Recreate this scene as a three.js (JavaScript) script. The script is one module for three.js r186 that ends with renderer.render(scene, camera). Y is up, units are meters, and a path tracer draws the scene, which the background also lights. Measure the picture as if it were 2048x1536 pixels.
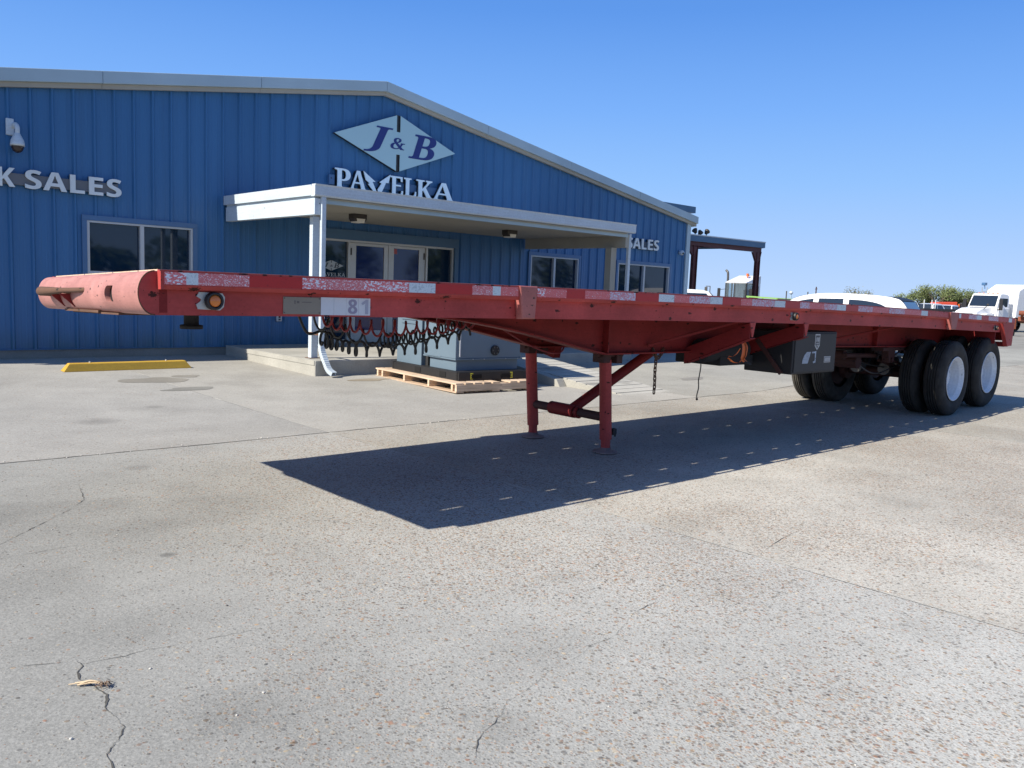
import * as THREE from 'three';
import { mergeGeometries, toCreasedNormals } from 'three/addons/utils/BufferGeometryUtils.js';
import { RoundedBoxGeometry } from 'three/addons/geometries/RoundedBoxGeometry.js';
import { TextGeometry } from 'three/addons/geometries/TextGeometry.js';
import { FontLoader } from 'three/addons/loaders/FontLoader.js';
import { Brush, Evaluator, SUBTRACTION } from 'three-bvh-csg';

// ---------------------------------------------------------------- camera, sky, sun, exposure
const scene = new THREE.Scene();
const camera = new THREE.PerspectiveCamera(2 * Math.atan(768 / 1679.16) * 180 / Math.PI, 4 / 3, 0.05, 3000);
{
  const yaw = 0.74523, pitch = 0.110157, roll = 0.039487;
  const fwd = new THREE.Vector3(Math.sin(yaw) * Math.cos(pitch), -Math.sin(pitch), -Math.cos(yaw) * Math.cos(pitch));
  const right0 = new THREE.Vector3(Math.cos(yaw), 0, Math.sin(yaw)), up0 = new THREE.Vector3().crossVectors(right0, fwd);
  const right = right0.clone().multiplyScalar(Math.cos(roll)).addScaledVector(up0, Math.sin(roll));
  const up = up0.clone().multiplyScalar(Math.cos(roll)).addScaledVector(right0, -Math.sin(roll));
  camera.position.set(0, 1.463, 0);
  camera.quaternion.setFromRotationMatrix(new THREE.Matrix4().makeBasis(right, up, fwd.clone().negate()));
}
scene.add(camera);

const EXPOSURE = 1.5;
const SUN = new THREE.Vector3(-1.21, 1, -0.19).normalize();
{
  const W = 1024, H = 512, data = new Float32Array(W * H * 4), d = new THREE.Vector3();
  const mix = (a, b, t) => a.map((v, i) => v + (b[i] - v) * t);
  for (let j = 0; j < H; j++) for (let i = 0; i < W; i++) {
    const el = ((j + 0.5) / H - 0.5) * Math.PI, az = ((i + 0.5) / W - 0.5) * 2 * Math.PI;
    d.set(Math.cos(az) * Math.cos(el), Math.sin(el), Math.sin(az) * Math.cos(el));
    const e = Math.max(0, el), stops = [[0, [0.53, 0.71, 1.0]], [0.065, [0.418, 0.63, 1.0]], [0.13, [0.30, 0.555, 1.0]], [0.207, [0.205, 0.45, 0.97]], [0.31, [0.118, 0.325, 0.84]], [0.6, [0.07, 0.19, 0.53]], [1.6, [0.05, 0.12, 0.31]]];
    let k = 0; while (k + 2 < stops.length && e > stops[k + 1][0]) k++;
    let c = mix(stops[k][1], stops[k + 1][1], Math.min(1, (e - stops[k][0]) / (stops[k + 1][0] - stops[k][0])));
    const cosg = d.dot(SUN), glow = Math.exp(-(1 - cosg) * 11);
    c = [c[0] + glow * 0.45, c[1] + glow * 0.48, c[2] + glow * 0.48];
    if (el < 0) c = [0.3, 0.31, 0.33];
    const o = (j * W + i) * 4;
    data[o] = c[0] / EXPOSURE; data[o + 1] = c[1] / EXPOSURE; data[o + 2] = c[2] / EXPOSURE; data[o + 3] = 1;
  }
  const sky = new THREE.DataTexture(data, W, H, THREE.RGBAFormat, THREE.FloatType);
  sky.mapping = THREE.EquirectangularReflectionMapping; sky.magFilter = THREE.LinearFilter; sky.needsUpdate = true;
  scene.background = sky; scene.environment = sky;
}
const sun = new THREE.DirectionalLight(new THREE.Color(1, 0.935, 0.83), 5);
sun.position.copy(SUN).multiplyScalar(60).add(new THREE.Vector3(8, 0, -8)); sun.target.position.set(8, 0, -8);
sun.castShadow = true; sun.shadow.mapSize.set(4096, 4096);
Object.assign(sun.shadow.camera, { left: -45, right: 70, top: 45, bottom: -45, near: 1, far: 160 });
scene.add(sun, sun.target);

const renderer = new THREE.WebGLRenderer({ antialias: true });
renderer.toneMapping = THREE.LinearToneMapping;
renderer.toneMappingExposure = EXPOSURE;
renderer.shadowMap.enabled = true;
renderer.setSize(innerWidth, innerHeight);
document.body.appendChild(renderer.domElement);

// ---------------------------------------------------------------- helpers
function rng(seed) { let s = seed >>> 0; return () => { s = (s + 0x6d2b79f5) | 0; let t = Math.imul(s ^ (s >>> 15), 1 | s); t = (t + Math.imul(t ^ (t >>> 7), 61 | t)) ^ t; return ((t ^ (t >>> 14)) >>> 0) / 4294967296; }; }
function hash2(x, y, s) { let h = Math.imul(x, 374761393) ^ Math.imul(y, 668265263) ^ Math.imul(s, 974634777); h = Math.imul(h ^ (h >>> 13), 1274126177); return ((h ^ (h >>> 16)) >>> 0) / 4294967296; }
function vnoise(x, y, s, per = 0) {
  const xi = Math.floor(x), yi = Math.floor(y), fx = x - xi, fy = y - yi, u = fx * fx * (3 - 2 * fx), v = fy * fy * (3 - 2 * fy);
  const w = (n) => per ? ((n % per) + per) % per : n;
  const a = hash2(w(xi), w(yi), s), b = hash2(w(xi + 1), w(yi), s), c = hash2(w(xi), w(yi + 1), s), e = hash2(w(xi + 1), w(yi + 1), s);
  return a + (b - a) * u + (c - a) * v + (a - b - c + e) * u * v;
}
function fbm(x, y, s, oct = 4, per = 0) { let a = 0, k = 0.5, t = 0; for (let i = 0; i < oct; i++) { a += k * vnoise(x, y, s + i * 17, per); t += k; x *= 2; y *= 2; per *= 2; k *= 0.5; } return a / t; }
const smooth = (a, b, x) => { const t = Math.min(1, Math.max(0, (x - a) / (b - a))); return t * t * (3 - 2 * t); };
const clamp8 = (v) => v < 0 ? 0 : v > 255 ? 255 : v;

const used = {};
function numbered(name) { const n = used[name] = (used[name] ?? -1) + 1; return n ? name + '_' + String(n).padStart(3, '0') : name; }
function planarUV(g) {
  if (g.index) g = g.toNonIndexed();
  const p = g.attributes.position, n = p.count, uv = new Float32Array(n * 2), a = new THREE.Vector3(), b = new THREE.Vector3(), c = new THREE.Vector3();
  for (let i = 0; i < n; i += 3) {
    a.fromBufferAttribute(p, i); b.fromBufferAttribute(p, i + 1).sub(a); c.fromBufferAttribute(p, i + 2).sub(a); b.cross(c);
    const x = Math.abs(b.x), y = Math.abs(b.y), z = Math.abs(b.z);
    for (let k = 0; k < 3; k++) {
      const px = p.getX(i + k), py = p.getY(i + k), pz = p.getZ(i + k);
      const [u, v] = y >= x && y >= z ? [px, pz] : x >= z ? [pz, py] : [px, py];
      uv[(i + k) * 2] = u; uv[(i + k) * 2 + 1] = v;
    }
  }
  g.setAttribute('uv', new THREE.BufferAttribute(uv, 2));
  return g;
}
function join(list) {
  const parts = (Array.isArray(list) ? list.flat() : [list]).map((g) => {
    let h = g.index ? g.toNonIndexed() : g.clone();
    for (const k of Object.keys(h.attributes)) if (!['position', 'normal', 'uv'].includes(k)) h.deleteAttribute(k);
    if (!h.attributes.normal) h.computeVertexNormals();
    h.morphAttributes = {};
    return planarUV(h);
  });
  return parts.length === 1 ? parts[0] : mergeGeometries(parts, false);
}
function obj(name, list, mat, parent = scene, keepUV = false) {
  const m = new THREE.Mesh(keepUV ? list : join(list), mat);
  m.name = parent === scene ? numbered(name) : name; m.castShadow = m.receiveShadow = true; parent.add(m);
  return m;
}
function tag(o, label, category, group) { o.userData = { ...o.userData, label, category }; if (group) o.userData.group = group; return o; }
function thing(name, label, category, pos = [0, 0, 0], turn = 0, group) {
  const o = new THREE.Group(); o.name = numbered(name); o.position.set(...pos); o.rotation.y = turn; scene.add(o);
  return tag(o, label, category, group);
}
function sub(name, parent) { const o = new THREE.Group(); o.name = name; parent.add(o); return o; }
function struct(o) { o.userData.kind = 'structure'; return o; }

// geometry: boxes by their bounds, turned boxes, cylinders between two points, extruded outlines
const bx = (x0, x1, y0, y1, z0, z1, sx = 1) => new THREE.BoxGeometry(x1 - x0, y1 - y0, z1 - z0, sx, 1, 1).translate((x0 + x1) / 2, (y0 + y1) / 2, (z0 + z1) / 2);
const rbx = (x0, x1, y0, y1, z0, z1, r = 0.01, seg = 2) => new RoundedBoxGeometry(x1 - x0, y1 - y0, z1 - z0, seg, Math.min(r, (x1 - x0) / 2.01, (y1 - y0) / 2.01, (z1 - z0) / 2.01)).translate((x0 + x1) / 2, (y0 + y1) / 2, (z0 + z1) / 2);
function rod(a, b, r, seg = 12, r2 = r) {
  const A = new THREE.Vector3(...a), B = new THREE.Vector3(...b), d = B.clone().sub(A), g = new THREE.CylinderGeometry(r2, r, d.length(), seg);
  g.applyQuaternion(new THREE.Quaternion().setFromUnitVectors(new THREE.Vector3(0, 1, 0), d.normalize()));
  return g.translate((A.x + B.x) / 2, (A.y + B.y) / 2, (A.z + B.z) / 2);
}
function bar(a, b, w, h, up = [0, 1, 0]) {                     // rectangular bar from a to b, w across, h along «up»
  const A = new THREE.Vector3(...a), B = new THREE.Vector3(...b), d = B.clone().sub(A), L = d.length(); d.normalize();
  const s = new THREE.Vector3().crossVectors(d, new THREE.Vector3(...up)).normalize(), u = new THREE.Vector3().crossVectors(s, d);
  const g = new THREE.BoxGeometry(L, h, w); g.applyMatrix4(new THREE.Matrix4().makeBasis(d, u, s));
  return g.translate((A.x + B.x) / 2, (A.y + B.y) / 2, (A.z + B.z) / 2);
}
function poly(points) { const s = new THREE.Shape(); points.forEach(([x, y], i) => i ? s.lineTo(x, y) : s.moveTo(x, y)); s.closePath(); return s; }
function extr(points, z0, z1, bevel = 0, seg = 2) {            // outline in x,y swept from z0 to z1
  const g = new THREE.ExtrudeGeometry(poly(points), { depth: z1 - z0 - 2 * bevel, bevelEnabled: bevel > 0, bevelThickness: bevel, bevelSize: bevel, bevelOffset: -bevel, bevelSegments: seg, steps: 1 });
  return g.translate(0, 0, z0 + bevel);
}
function tube(points, r, seg = 40, rad = 8, closed = false, swell = null) {
  const c = new THREE.CatmullRomCurve3(points.map((p) => new THREE.Vector3(...p)), closed), g = new THREE.TubeGeometry(c, seg, r, rad, closed);
  if (swell) { const p = g.attributes.position, v = new THREE.Vector3(), q = new THREE.Vector3(); for (let i = 0; i <= seg; i++) { c.getPointAt(i / seg, q); for (let j = 0; j <= rad; j++) { const k = i * (rad + 1) + j; v.fromBufferAttribute(p, k).sub(q).multiplyScalar(swell(i / seg)).add(q); p.setXYZ(k, v.x, v.y, v.z); } } }
  return g;
}
function lathe(pts, seg = 32) { return new THREE.LatheGeometry(pts.map(([x, y]) => new THREE.Vector2(x, y)), seg); }
function quad(a, b, c, d) { const g = new THREE.BufferGeometry(); g.setAttribute('position', new THREE.BufferAttribute(new Float32Array([...a, ...b, ...c, ...a, ...c, ...d]), 3)); g.computeVertexNormals(); return g; }

// ---------------------------------------------------------------- textures and materials
function dataTex(W, H, fn, srgb = true, repeat = 0, nc = 3) {
  const a = new Uint8Array(W * H * 4), out = [0, 0, 0];
  for (let y = 0; y < H; y++) for (let x = 0; x < W; x++) { fn(x, y, out); const o = (y * W + x) * 4; a[o] = clamp8(out[0]); a[o + 1] = clamp8(out[1]); a[o + 2] = clamp8(out[2]); a[o + 3] = 255; }
  const t = new THREE.DataTexture(a, W, H, THREE.RGBAFormat);
  if (srgb) t.colorSpace = THREE.SRGBColorSpace;
  t.wrapS = t.wrapT = THREE.RepeatWrapping; t.magFilter = THREE.LinearFilter; t.minFilter = THREE.LinearMipmapLinearFilter; t.generateMipmaps = true;
  if (repeat) t.repeat.set(1 / repeat, 1 / repeat);
  t.needsUpdate = true; return t;
}
const lin = (r, g, b) => new THREE.Color().setRGB(r, g, b);
function mat(color, roughness = 0.6, metalness = 0, extra = {}) { return new THREE.MeshStandardMaterial({ color: Array.isArray(color) ? lin(...color) : color, roughness, metalness, side: THREE.DoubleSide, ...extra }); }

// worn paint: a multiplier near white with faded clouds, scratches and rust chips
function wearTex(seed, chips, fade, tile) {
  const N = 1024, r = rng(seed), chip = new Float32Array(N * N);
  for (let i = 0; i < chips; i++) {
    const cx = r() * N, cy = r() * N, big = r(), R = 1.2 + 9 * Math.pow(big, 7), e = 0.6 + 2.4 * r(), rr = Math.ceil(R * e * 1.4);
    for (let y = -rr; y <= rr; y++) for (let x = -rr; x <= rr; x++) {
      const d = Math.hypot(x / e, y) / R + (vnoise((cx + x) * 0.35, (cy + y) * 0.35, seed + 5) - 0.5) * 0.9;
      if (d < 1) { const k = (((cy + y + N) | 0) % N) * N + (((cx + x + N) | 0) % N); chip[k] = Math.max(chip[k], Math.min(1, (1 - d) * 2.2)); }
    }
  }
  return dataTex(N, N, (x, y, o) => {
    const f = fbm(x / N * 6, y / N * 6, seed, 5, 6), g = vnoise(x / N * 128, y / N * 128, seed + 9, 128), s = vnoise(x / N * 10, y / N * 220, seed + 31, 0), c = chip[y * N + x];
    let v = 255 * (1 - fade * (1 - f) - 0.05 * g - 0.04 * s);
    o[0] = v * (1 - c) + 78 * c; o[1] = (v + 6 * (f - 0.5)) * (1 - c) + 92 * c; o[2] = (v + 8 * (f - 0.5)) * (1 - c) + 84 * c;
  }, true, tile);
}
const wearRed = wearTex(11, 420, 0.24, 1.6), wearPink = wearTex(37, 220, 0.24, 0.9), wearLight = wearTex(23, 14, 0.08, 2.2);
const concreteTex = dataTex(1024, 1024, (x, y, o) => {
  const n = 1024, f = fbm(x / n * 5, y / n * 5, 71, 6, 5), g = hash2(x, y, 3), b = vnoise(x / n * 200, y / n * 200, 8, 200), st = smooth(0.62, 0.8, fbm(x / n * 4, y / n * 9, 90, 4, 4));
  const v = 205 + 44 * (f - 0.5) + 14 * (g - 0.5) + 14 * (b - 0.5) - 30 * st;
  o[0] = v; o[1] = v - 1; o[2] = v - 6;
}, true, 2.6);
const grimeTex = dataTex(512, 512, (x, y, o) => { const n = 512, v = 236 + 34 * (fbm(x / n * 4, y / n * 4, 44, 5, 4) - 0.5) + 6 * (hash2(x, y, 5) - 0.5); o[0] = v; o[1] = v; o[2] = v - 2; }, true, 3);
const streakTex = dataTex(512, 1024, (x, y, o) => {
  const s = fbm(x / 512 * 60, y / 1024 * 3, 50, 3, 0), f = fbm(x / 512 * 4, y / 1024 * 4, 61, 4, 4), v = 238 - 9 * smooth(0.5, 0.85, s) + 20 * (f - 0.5) + 4 * (hash2(x, y, 9) - 0.5);
  const d = smooth(0.085, 0.03, y / 1024) * (0.35 + 0.5 * vnoise(x / 512 * 24, y / 1024 * 30, 77, 0));
  o[0] = v + 0.12 * d * (255 - v) ; o[1] = v - 16 * d; o[2] = v + 1 - 52 * d;
}, true, 4);
streakTex.repeat.set(1 / 4, 1 / 8);
const woodTex = dataTex(512, 512, (x, y, o) => {
  const g = fbm(x / 512 * 3, y / 512 * 40, 15, 4, 0), k = fbm(x / 512 * 4, y / 512 * 4, 16, 3, 4), v = 214 + 60 * (g - 0.5) + 30 * (k - 0.5);
  o[0] = v; o[1] = v * 0.89; o[2] = v * 0.77;
}, true, 0.8);
const rubberTex = dataTex(512, 512, (x, y, o) => { const f = fbm(x / 64, y / 64, 19, 4, 8), v = 168 + 110 * (f - 0.5) + 22 * (hash2(x, y, 2) - 0.5); o[0] = v + 6; o[1] = v + 2; o[2] = v - 5; }, true, 0.6);

const M = {
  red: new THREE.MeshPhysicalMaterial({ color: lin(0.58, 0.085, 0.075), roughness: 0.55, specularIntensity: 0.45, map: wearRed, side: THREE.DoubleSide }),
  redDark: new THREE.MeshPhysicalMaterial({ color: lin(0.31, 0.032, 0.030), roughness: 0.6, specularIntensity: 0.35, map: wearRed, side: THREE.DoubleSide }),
  pink: mat([0.60, 0.265, 0.225], 0.55, 0, { map: wearPink }),
  coral: mat([0.50, 0.15, 0.125], 0.55, 0, { map: wearPink }),
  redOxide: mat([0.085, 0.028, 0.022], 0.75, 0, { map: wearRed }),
  blue: mat([0.033, 0.148, 0.335], 0.42, 0, { map: streakTex }),
  blueTrim: mat([0.070, 0.165, 0.330], 0.45, 0, { map: grimeTex }),
  steelBlue: mat([0.075, 0.17, 0.29], 0.5, 0, { map: grimeTex }),
  white: mat([0.62, 0.70, 0.75], 0.45, 0, { map: wearLight }),
  whiteTrim: mat([0.42, 0.55, 0.63], 0.45, 0, { map: grimeTex }),
  galv: mat([0.66, 0.68, 0.70], 0.4, 0.15, { map: grimeTex }),
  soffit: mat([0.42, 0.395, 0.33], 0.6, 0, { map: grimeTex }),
  frame: mat([0.52, 0.55, 0.58], 0.4, 0, { map: grimeTex }),
  alu: mat([0.60, 0.58, 0.54], 0.35, 0.4, { map: grimeTex }),
  glass: new THREE.MeshPhysicalMaterial({ color: lin(0.004, 0.018, 0.040), roughness: 0.03, ior: 1.52, specularIntensity: 1 }),
  glassBlue: new THREE.MeshPhysicalMaterial({ color: lin(0.003, 0.016, 0.10), roughness: 0.04, ior: 1.55 }),
  carGlass: new THREE.MeshPhysicalMaterial({ color: lin(0.015, 0.024, 0.04), roughness: 0.04, ior: 1.6 }),
  concrete: mat([0.60, 0.585, 0.54], 0.9, 0, { map: concreteTex }),
  concreteDark: mat([0.36, 0.36, 0.34], 0.92, 0, { map: concreteTex }),
  ramp: mat([0.66, 0.645, 0.60], 0.9, 0, { map: concreteTex }),
  yellow: mat([0.70, 0.42, 0.045], 0.6, 0, { map: wearLight }),
  black: mat([0.018, 0.018, 0.020], 0.55, 0, { map: grimeTex }),
  blackMatt: mat([0.022, 0.022, 0.023], 0.85, 0, { map: grimeTex }),
  rubber: mat([0.062, 0.061, 0.058], 0.85, 0, { map: rubberTex }),
  rubberDusty: mat([0.13, 0.125, 0.115], 0.9, 0, { map: rubberTex }),
  hose: mat([0.02, 0.021, 0.022], 0.45),
  hoseRed: mat([0.22, 0.018, 0.022], 0.4),
  genGrey: mat([0.15, 0.21, 0.265], 0.5, 0, { map: grimeTex }),
  wood: mat([0.80, 0.80, 0.80], 0.85, 0, { map: woodTex }),
  rust: mat([0.17, 0.085, 0.05], 0.9, 0, { map: wearRed }),
  steel: mat([0.14, 0.13, 0.12], 0.5, 0.6, { map: grimeTex }),
  amber: new THREE.MeshPhysicalMaterial({ color: lin(0.62, 0.16, 0.012), roughness: 0.3, clearcoat: 0.6 }),
  silver: mat([0.50, 0.51, 0.50], 0.35, 0.5, { map: grimeTex }),
  chrome: mat([0.7, 0.7, 0.7], 0.12, 1),
  carWhite: new THREE.MeshPhysicalMaterial({ color: lin(0.80, 0.80, 0.79), roughness: 0.35, clearcoat: 0.8, clearcoatRoughness: 0.06 }),
  orange: mat([0.62, 0.13, 0.02], 0.5),
  orangeRed: mat([0.58, 0.07, 0.03], 0.5),
  lime: mat([0.35, 0.62, 0.16], 0.5),
  darkRedSteel: mat([0.10, 0.022, 0.022], 0.6, 0, { map: grimeTex }),
  rimWhite: mat([0.82, 0.86, 0.90], 0.5, 0, { map: wearLight }),
  lamp: mat([0.72, 0.68, 0.58], 0.4),
  bronze: mat([0.05, 0.042, 0.035], 0.5, 0.3),
};
// ---------------------------------------------------------------- ground: concrete apron in slabs, falling from the building to a valley line
const gy = (x, z) => 0.108 * Math.pow(Math.min(1, Math.max(0, (-z - 8) / 6.816)), 1.77) * (1 - smooth(20, 30, x)) + 0.045 * smooth(11.9, 13.6, x) * (1 - smooth(20, 40, x));
struct(tag(obj('ground', new THREE.PlaneGeometry(1600, 1600, 8, 8).rotateX(-Math.PI / 2).translate(0, -0.03, 0), mat([0.40, 0.385, 0.35], 0.95, 0, { map: (() => { const t = concreteTex.clone(); t.repeat.set(1 / 9, 1 / 9); return t; })() })), 'wide pale concrete yard reaching to the horizon', 'ground'));

// oil drips and old tyre scuffs: x, z, radius, depth
const SPOTS = [[1.85, -1.97, 0.14, 14], [1.78, -2.1, 0.08, 12], [1.62, -4.4, 0.05, 40], [3.1, -2.9, 0.12, 14], [6.4, -2.6, 0.3, 16], [8.2, -1.7, 0.25, 14], [2.6, -8.9, 0.22, 22], [3.4, -9.6, 0.12, 24], [9.3, -8.3, 0.2, 26], [5.2, -1.6, 0.14, 12], [2.2, -6.6, 0.12, 18], [7.2, -3.2, 0.4, 12], [3.9, -1.4, 0.2, 10], [2.4, -2.4, 0.3, 9], [1.2, -2.6, 0.22, 10], [6.0, -9.9, 0.35, 14], [9.9, -2.9, 0.3, 14]];
// exposed-aggregate concrete: one texture per near slab, its stones thinning out where the cement skin is still whole
function aggregate(x0, x1, z0, z1, W, H, seed, expose, tint, dens = 20000, tone = (ex) => 180) {
  const r = rng(seed), col = new Float32Array(W * H * 3), bump = new Uint8Array(W * H * 4), sx = W / (x1 - x0), sz = H / (z1 - z0);
  const stones = [[104, 84, 66], [126, 96, 74], [138, 92, 72], [92, 80, 72], [98, 98, 98], [76, 76, 78], [150, 116, 82], [120, 118, 112], [158, 142, 118], [64, 60, 58], [142, 104, 84], [110, 106, 100]];
  for (let j = 0; j < H; j++) for (let i = 0; i < W; i++) {
    const x = x0 + i / sx, z = z0 + j / sz, k = (j * W + i) * 3;
    const big = fbm(x * 0.55 + 3, z * 0.55 + 7, seed + 1, 4), m = fbm(x * 3.1, z * 3.1, seed + 2, 4), dark = smooth(0.60, 0.78, fbm(x * 0.9 + 40, z * 1.4, seed + 3, 4)), f = hash2(i, j, seed), f2 = vnoise(x * 160, z * 160, seed + 4);
    const ex = expose(x, z); let spot = 0;
    for (const [sx_, sz_, sr, sk] of SPOTS) { const far = Math.abs(x - sx_) > sr * 1.4 || Math.abs(z - sz_) > sr * 1.4; if (far) continue; const q = Math.hypot(x - sx_, z - sz_) / (sr * (0.7 + 0.6 * fbm(x * 9, z * 9, 5, 2))); if (q < 1) spot = Math.max(spot, sk * (1 - q * q)); }
    const v = -spot + tone(ex) + 30 * (big - 0.5) + 18 * (m - 0.5) + (22 + 20 * ex) * (f - 0.5) + 30 * (f2 - 0.5) - 9 * dark;
    col[k] = v + tint[0]; col[k + 1] = v + tint[1]; col[k + 2] = v + tint[2];
    bump[(j * W + i) * 4] = clamp8(118 + 60 * (f2 - 0.5) + 30 * (f - 0.5));
  }
  const n = Math.round((x1 - x0) * (z1 - z0) * dens);
  for (let s = 0; s < n; s++) {
    const x = x0 + r() * (x1 - x0), z = z0 + r() * (z1 - z0), ex = expose(x, z);
    const patch = smooth(0.30, 0.62, fbm(x * 0.8, z * 0.8, seed + 6, 4));
    const big = r();
    if (r() > ex * (0.35 + 0.65 * patch)) continue;
    const R = 0.0017 + 0.0022 * big + 0.0052 * Math.pow(big, 9), e = 0.62 + 0.38 * r(), a = r() * Math.PI, ca = Math.cos(a), sa = Math.sin(a), c = stones[(r() * stones.length) | 0], t = 0.85 + 0.75 * r(), op = 0.2 + 0.42 * r();
    const ci = (x - x0) * sx, cj = (z - z0) * sz, ri = Math.ceil(R * sx + 1), rj = Math.ceil(R * sz + 1);
    for (let j = -rj; j <= rj; j++) for (let i = -ri; i <= ri; i++) {
      const I = Math.round(ci) + i, J = Math.round(cj) + j; if (I < 0 || J < 0 || I >= W || J >= H) continue;
      const dx = (I - ci) / sx, dz = (J - cj) / sz, u = (dx * ca + dz * sa) / R, w = (dz * ca - dx * sa) / (R * e), q = u * u + w * w;
      if (q > 1.25) continue;
      const k = (J * W + I) * 3, o = op * Math.min(1, (1.25 - q) * 3);
      col[k] += (c[0] * t - col[k]) * o; col[k + 1] += (c[1] * t - col[k + 1]) * o; col[k + 2] += (c[2] * t - col[k + 2]) * o;
      bump[(J * W + I) * 4] = clamp8(150 + 90 * Math.sqrt(Math.max(0, 1.25 - q)));
    }
  }
  const map = dataTex(W, H, (x, y, o) => { const k = (y * W + x) * 3; o[0] = col[k]; o[1] = col[k + 1]; o[2] = col[k + 2]; });
  const bt = new THREE.DataTexture(bump, W, H, THREE.RGBAFormat); bt.magFilter = THREE.LinearFilter; bt.wrapS = bt.wrapT = THREE.RepeatWrapping; bt.needsUpdate = true;
  return { map, bumpMap: bt, bumpScale: 0.0022 };
}
const slabMat = (t) => mat([0.67, 0.655, 0.595], 0.92, 0, t);
const pavement = struct(tag(thing('pavement', 'pale concrete slabs with exposed pebbles, cracks and sealed joints', 'pavement'), 'pale concrete slabs with exposed pebbles, cracks and sealed joints', 'pavement'));
const JX = [-8.2, -1.97, 4.26, 10.49, 16.72, 22.95, 29.2, 35.4], JZ = [-22, -14.79, -7.25, 0.5, 8.2];
function slabGeo(x0, x1, z0, z1, nx, nz) {
  const g = new THREE.BufferGeometry(), P = [], U = [], I = [];
  for (let j = 0; j <= nz; j++) for (let i = 0; i <= nx; i++) { const x = x0 + (x1 - x0) * i / nx, z = z0 + (z1 - z0) * j / nz; P.push(x, gy(x, z), z); U.push(i / nx, j / nz); }
  for (let j = 0; j < nz; j++) for (let i = 0; i < nx; i++) { const a = j * (nx + 1) + i; I.push(a, a + nx + 1, a + 1, a + 1, a + nx + 1, a + nx + 2); }
  const ring = [];                                              // the slab's edge goes down into the joint
  for (let i = 0; i < nx; i++) ring.push(i); for (let j = 0; j < nz; j++) ring.push(j * (nx + 1) + nx);
  for (let i = nx; i > 0; i--) ring.push(nz * (nx + 1) + i); for (let j = nz; j > 0; j--) ring.push(j * (nx + 1));
  const base = P.length / 3;
  for (const k of ring) { P.push(P[k * 3], P[k * 3 + 1] - 0.028, P[k * 3 + 2]); U.push(U[k * 2], U[k * 2 + 1]); }
  for (let k = 0; k < ring.length; k++) { const n = (k + 1) % ring.length; I.push(ring[k], ring[n], base + k, ring[n], base + n, base + k); }
  g.setAttribute('position', new THREE.BufferAttribute(new Float32Array(P), 3)); g.setAttribute('uv', new THREE.BufferAttribute(new Float32Array(U), 2)); g.setIndex(I);
  const h = toCreasedNormals(g, 0.5); return h;
}
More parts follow.
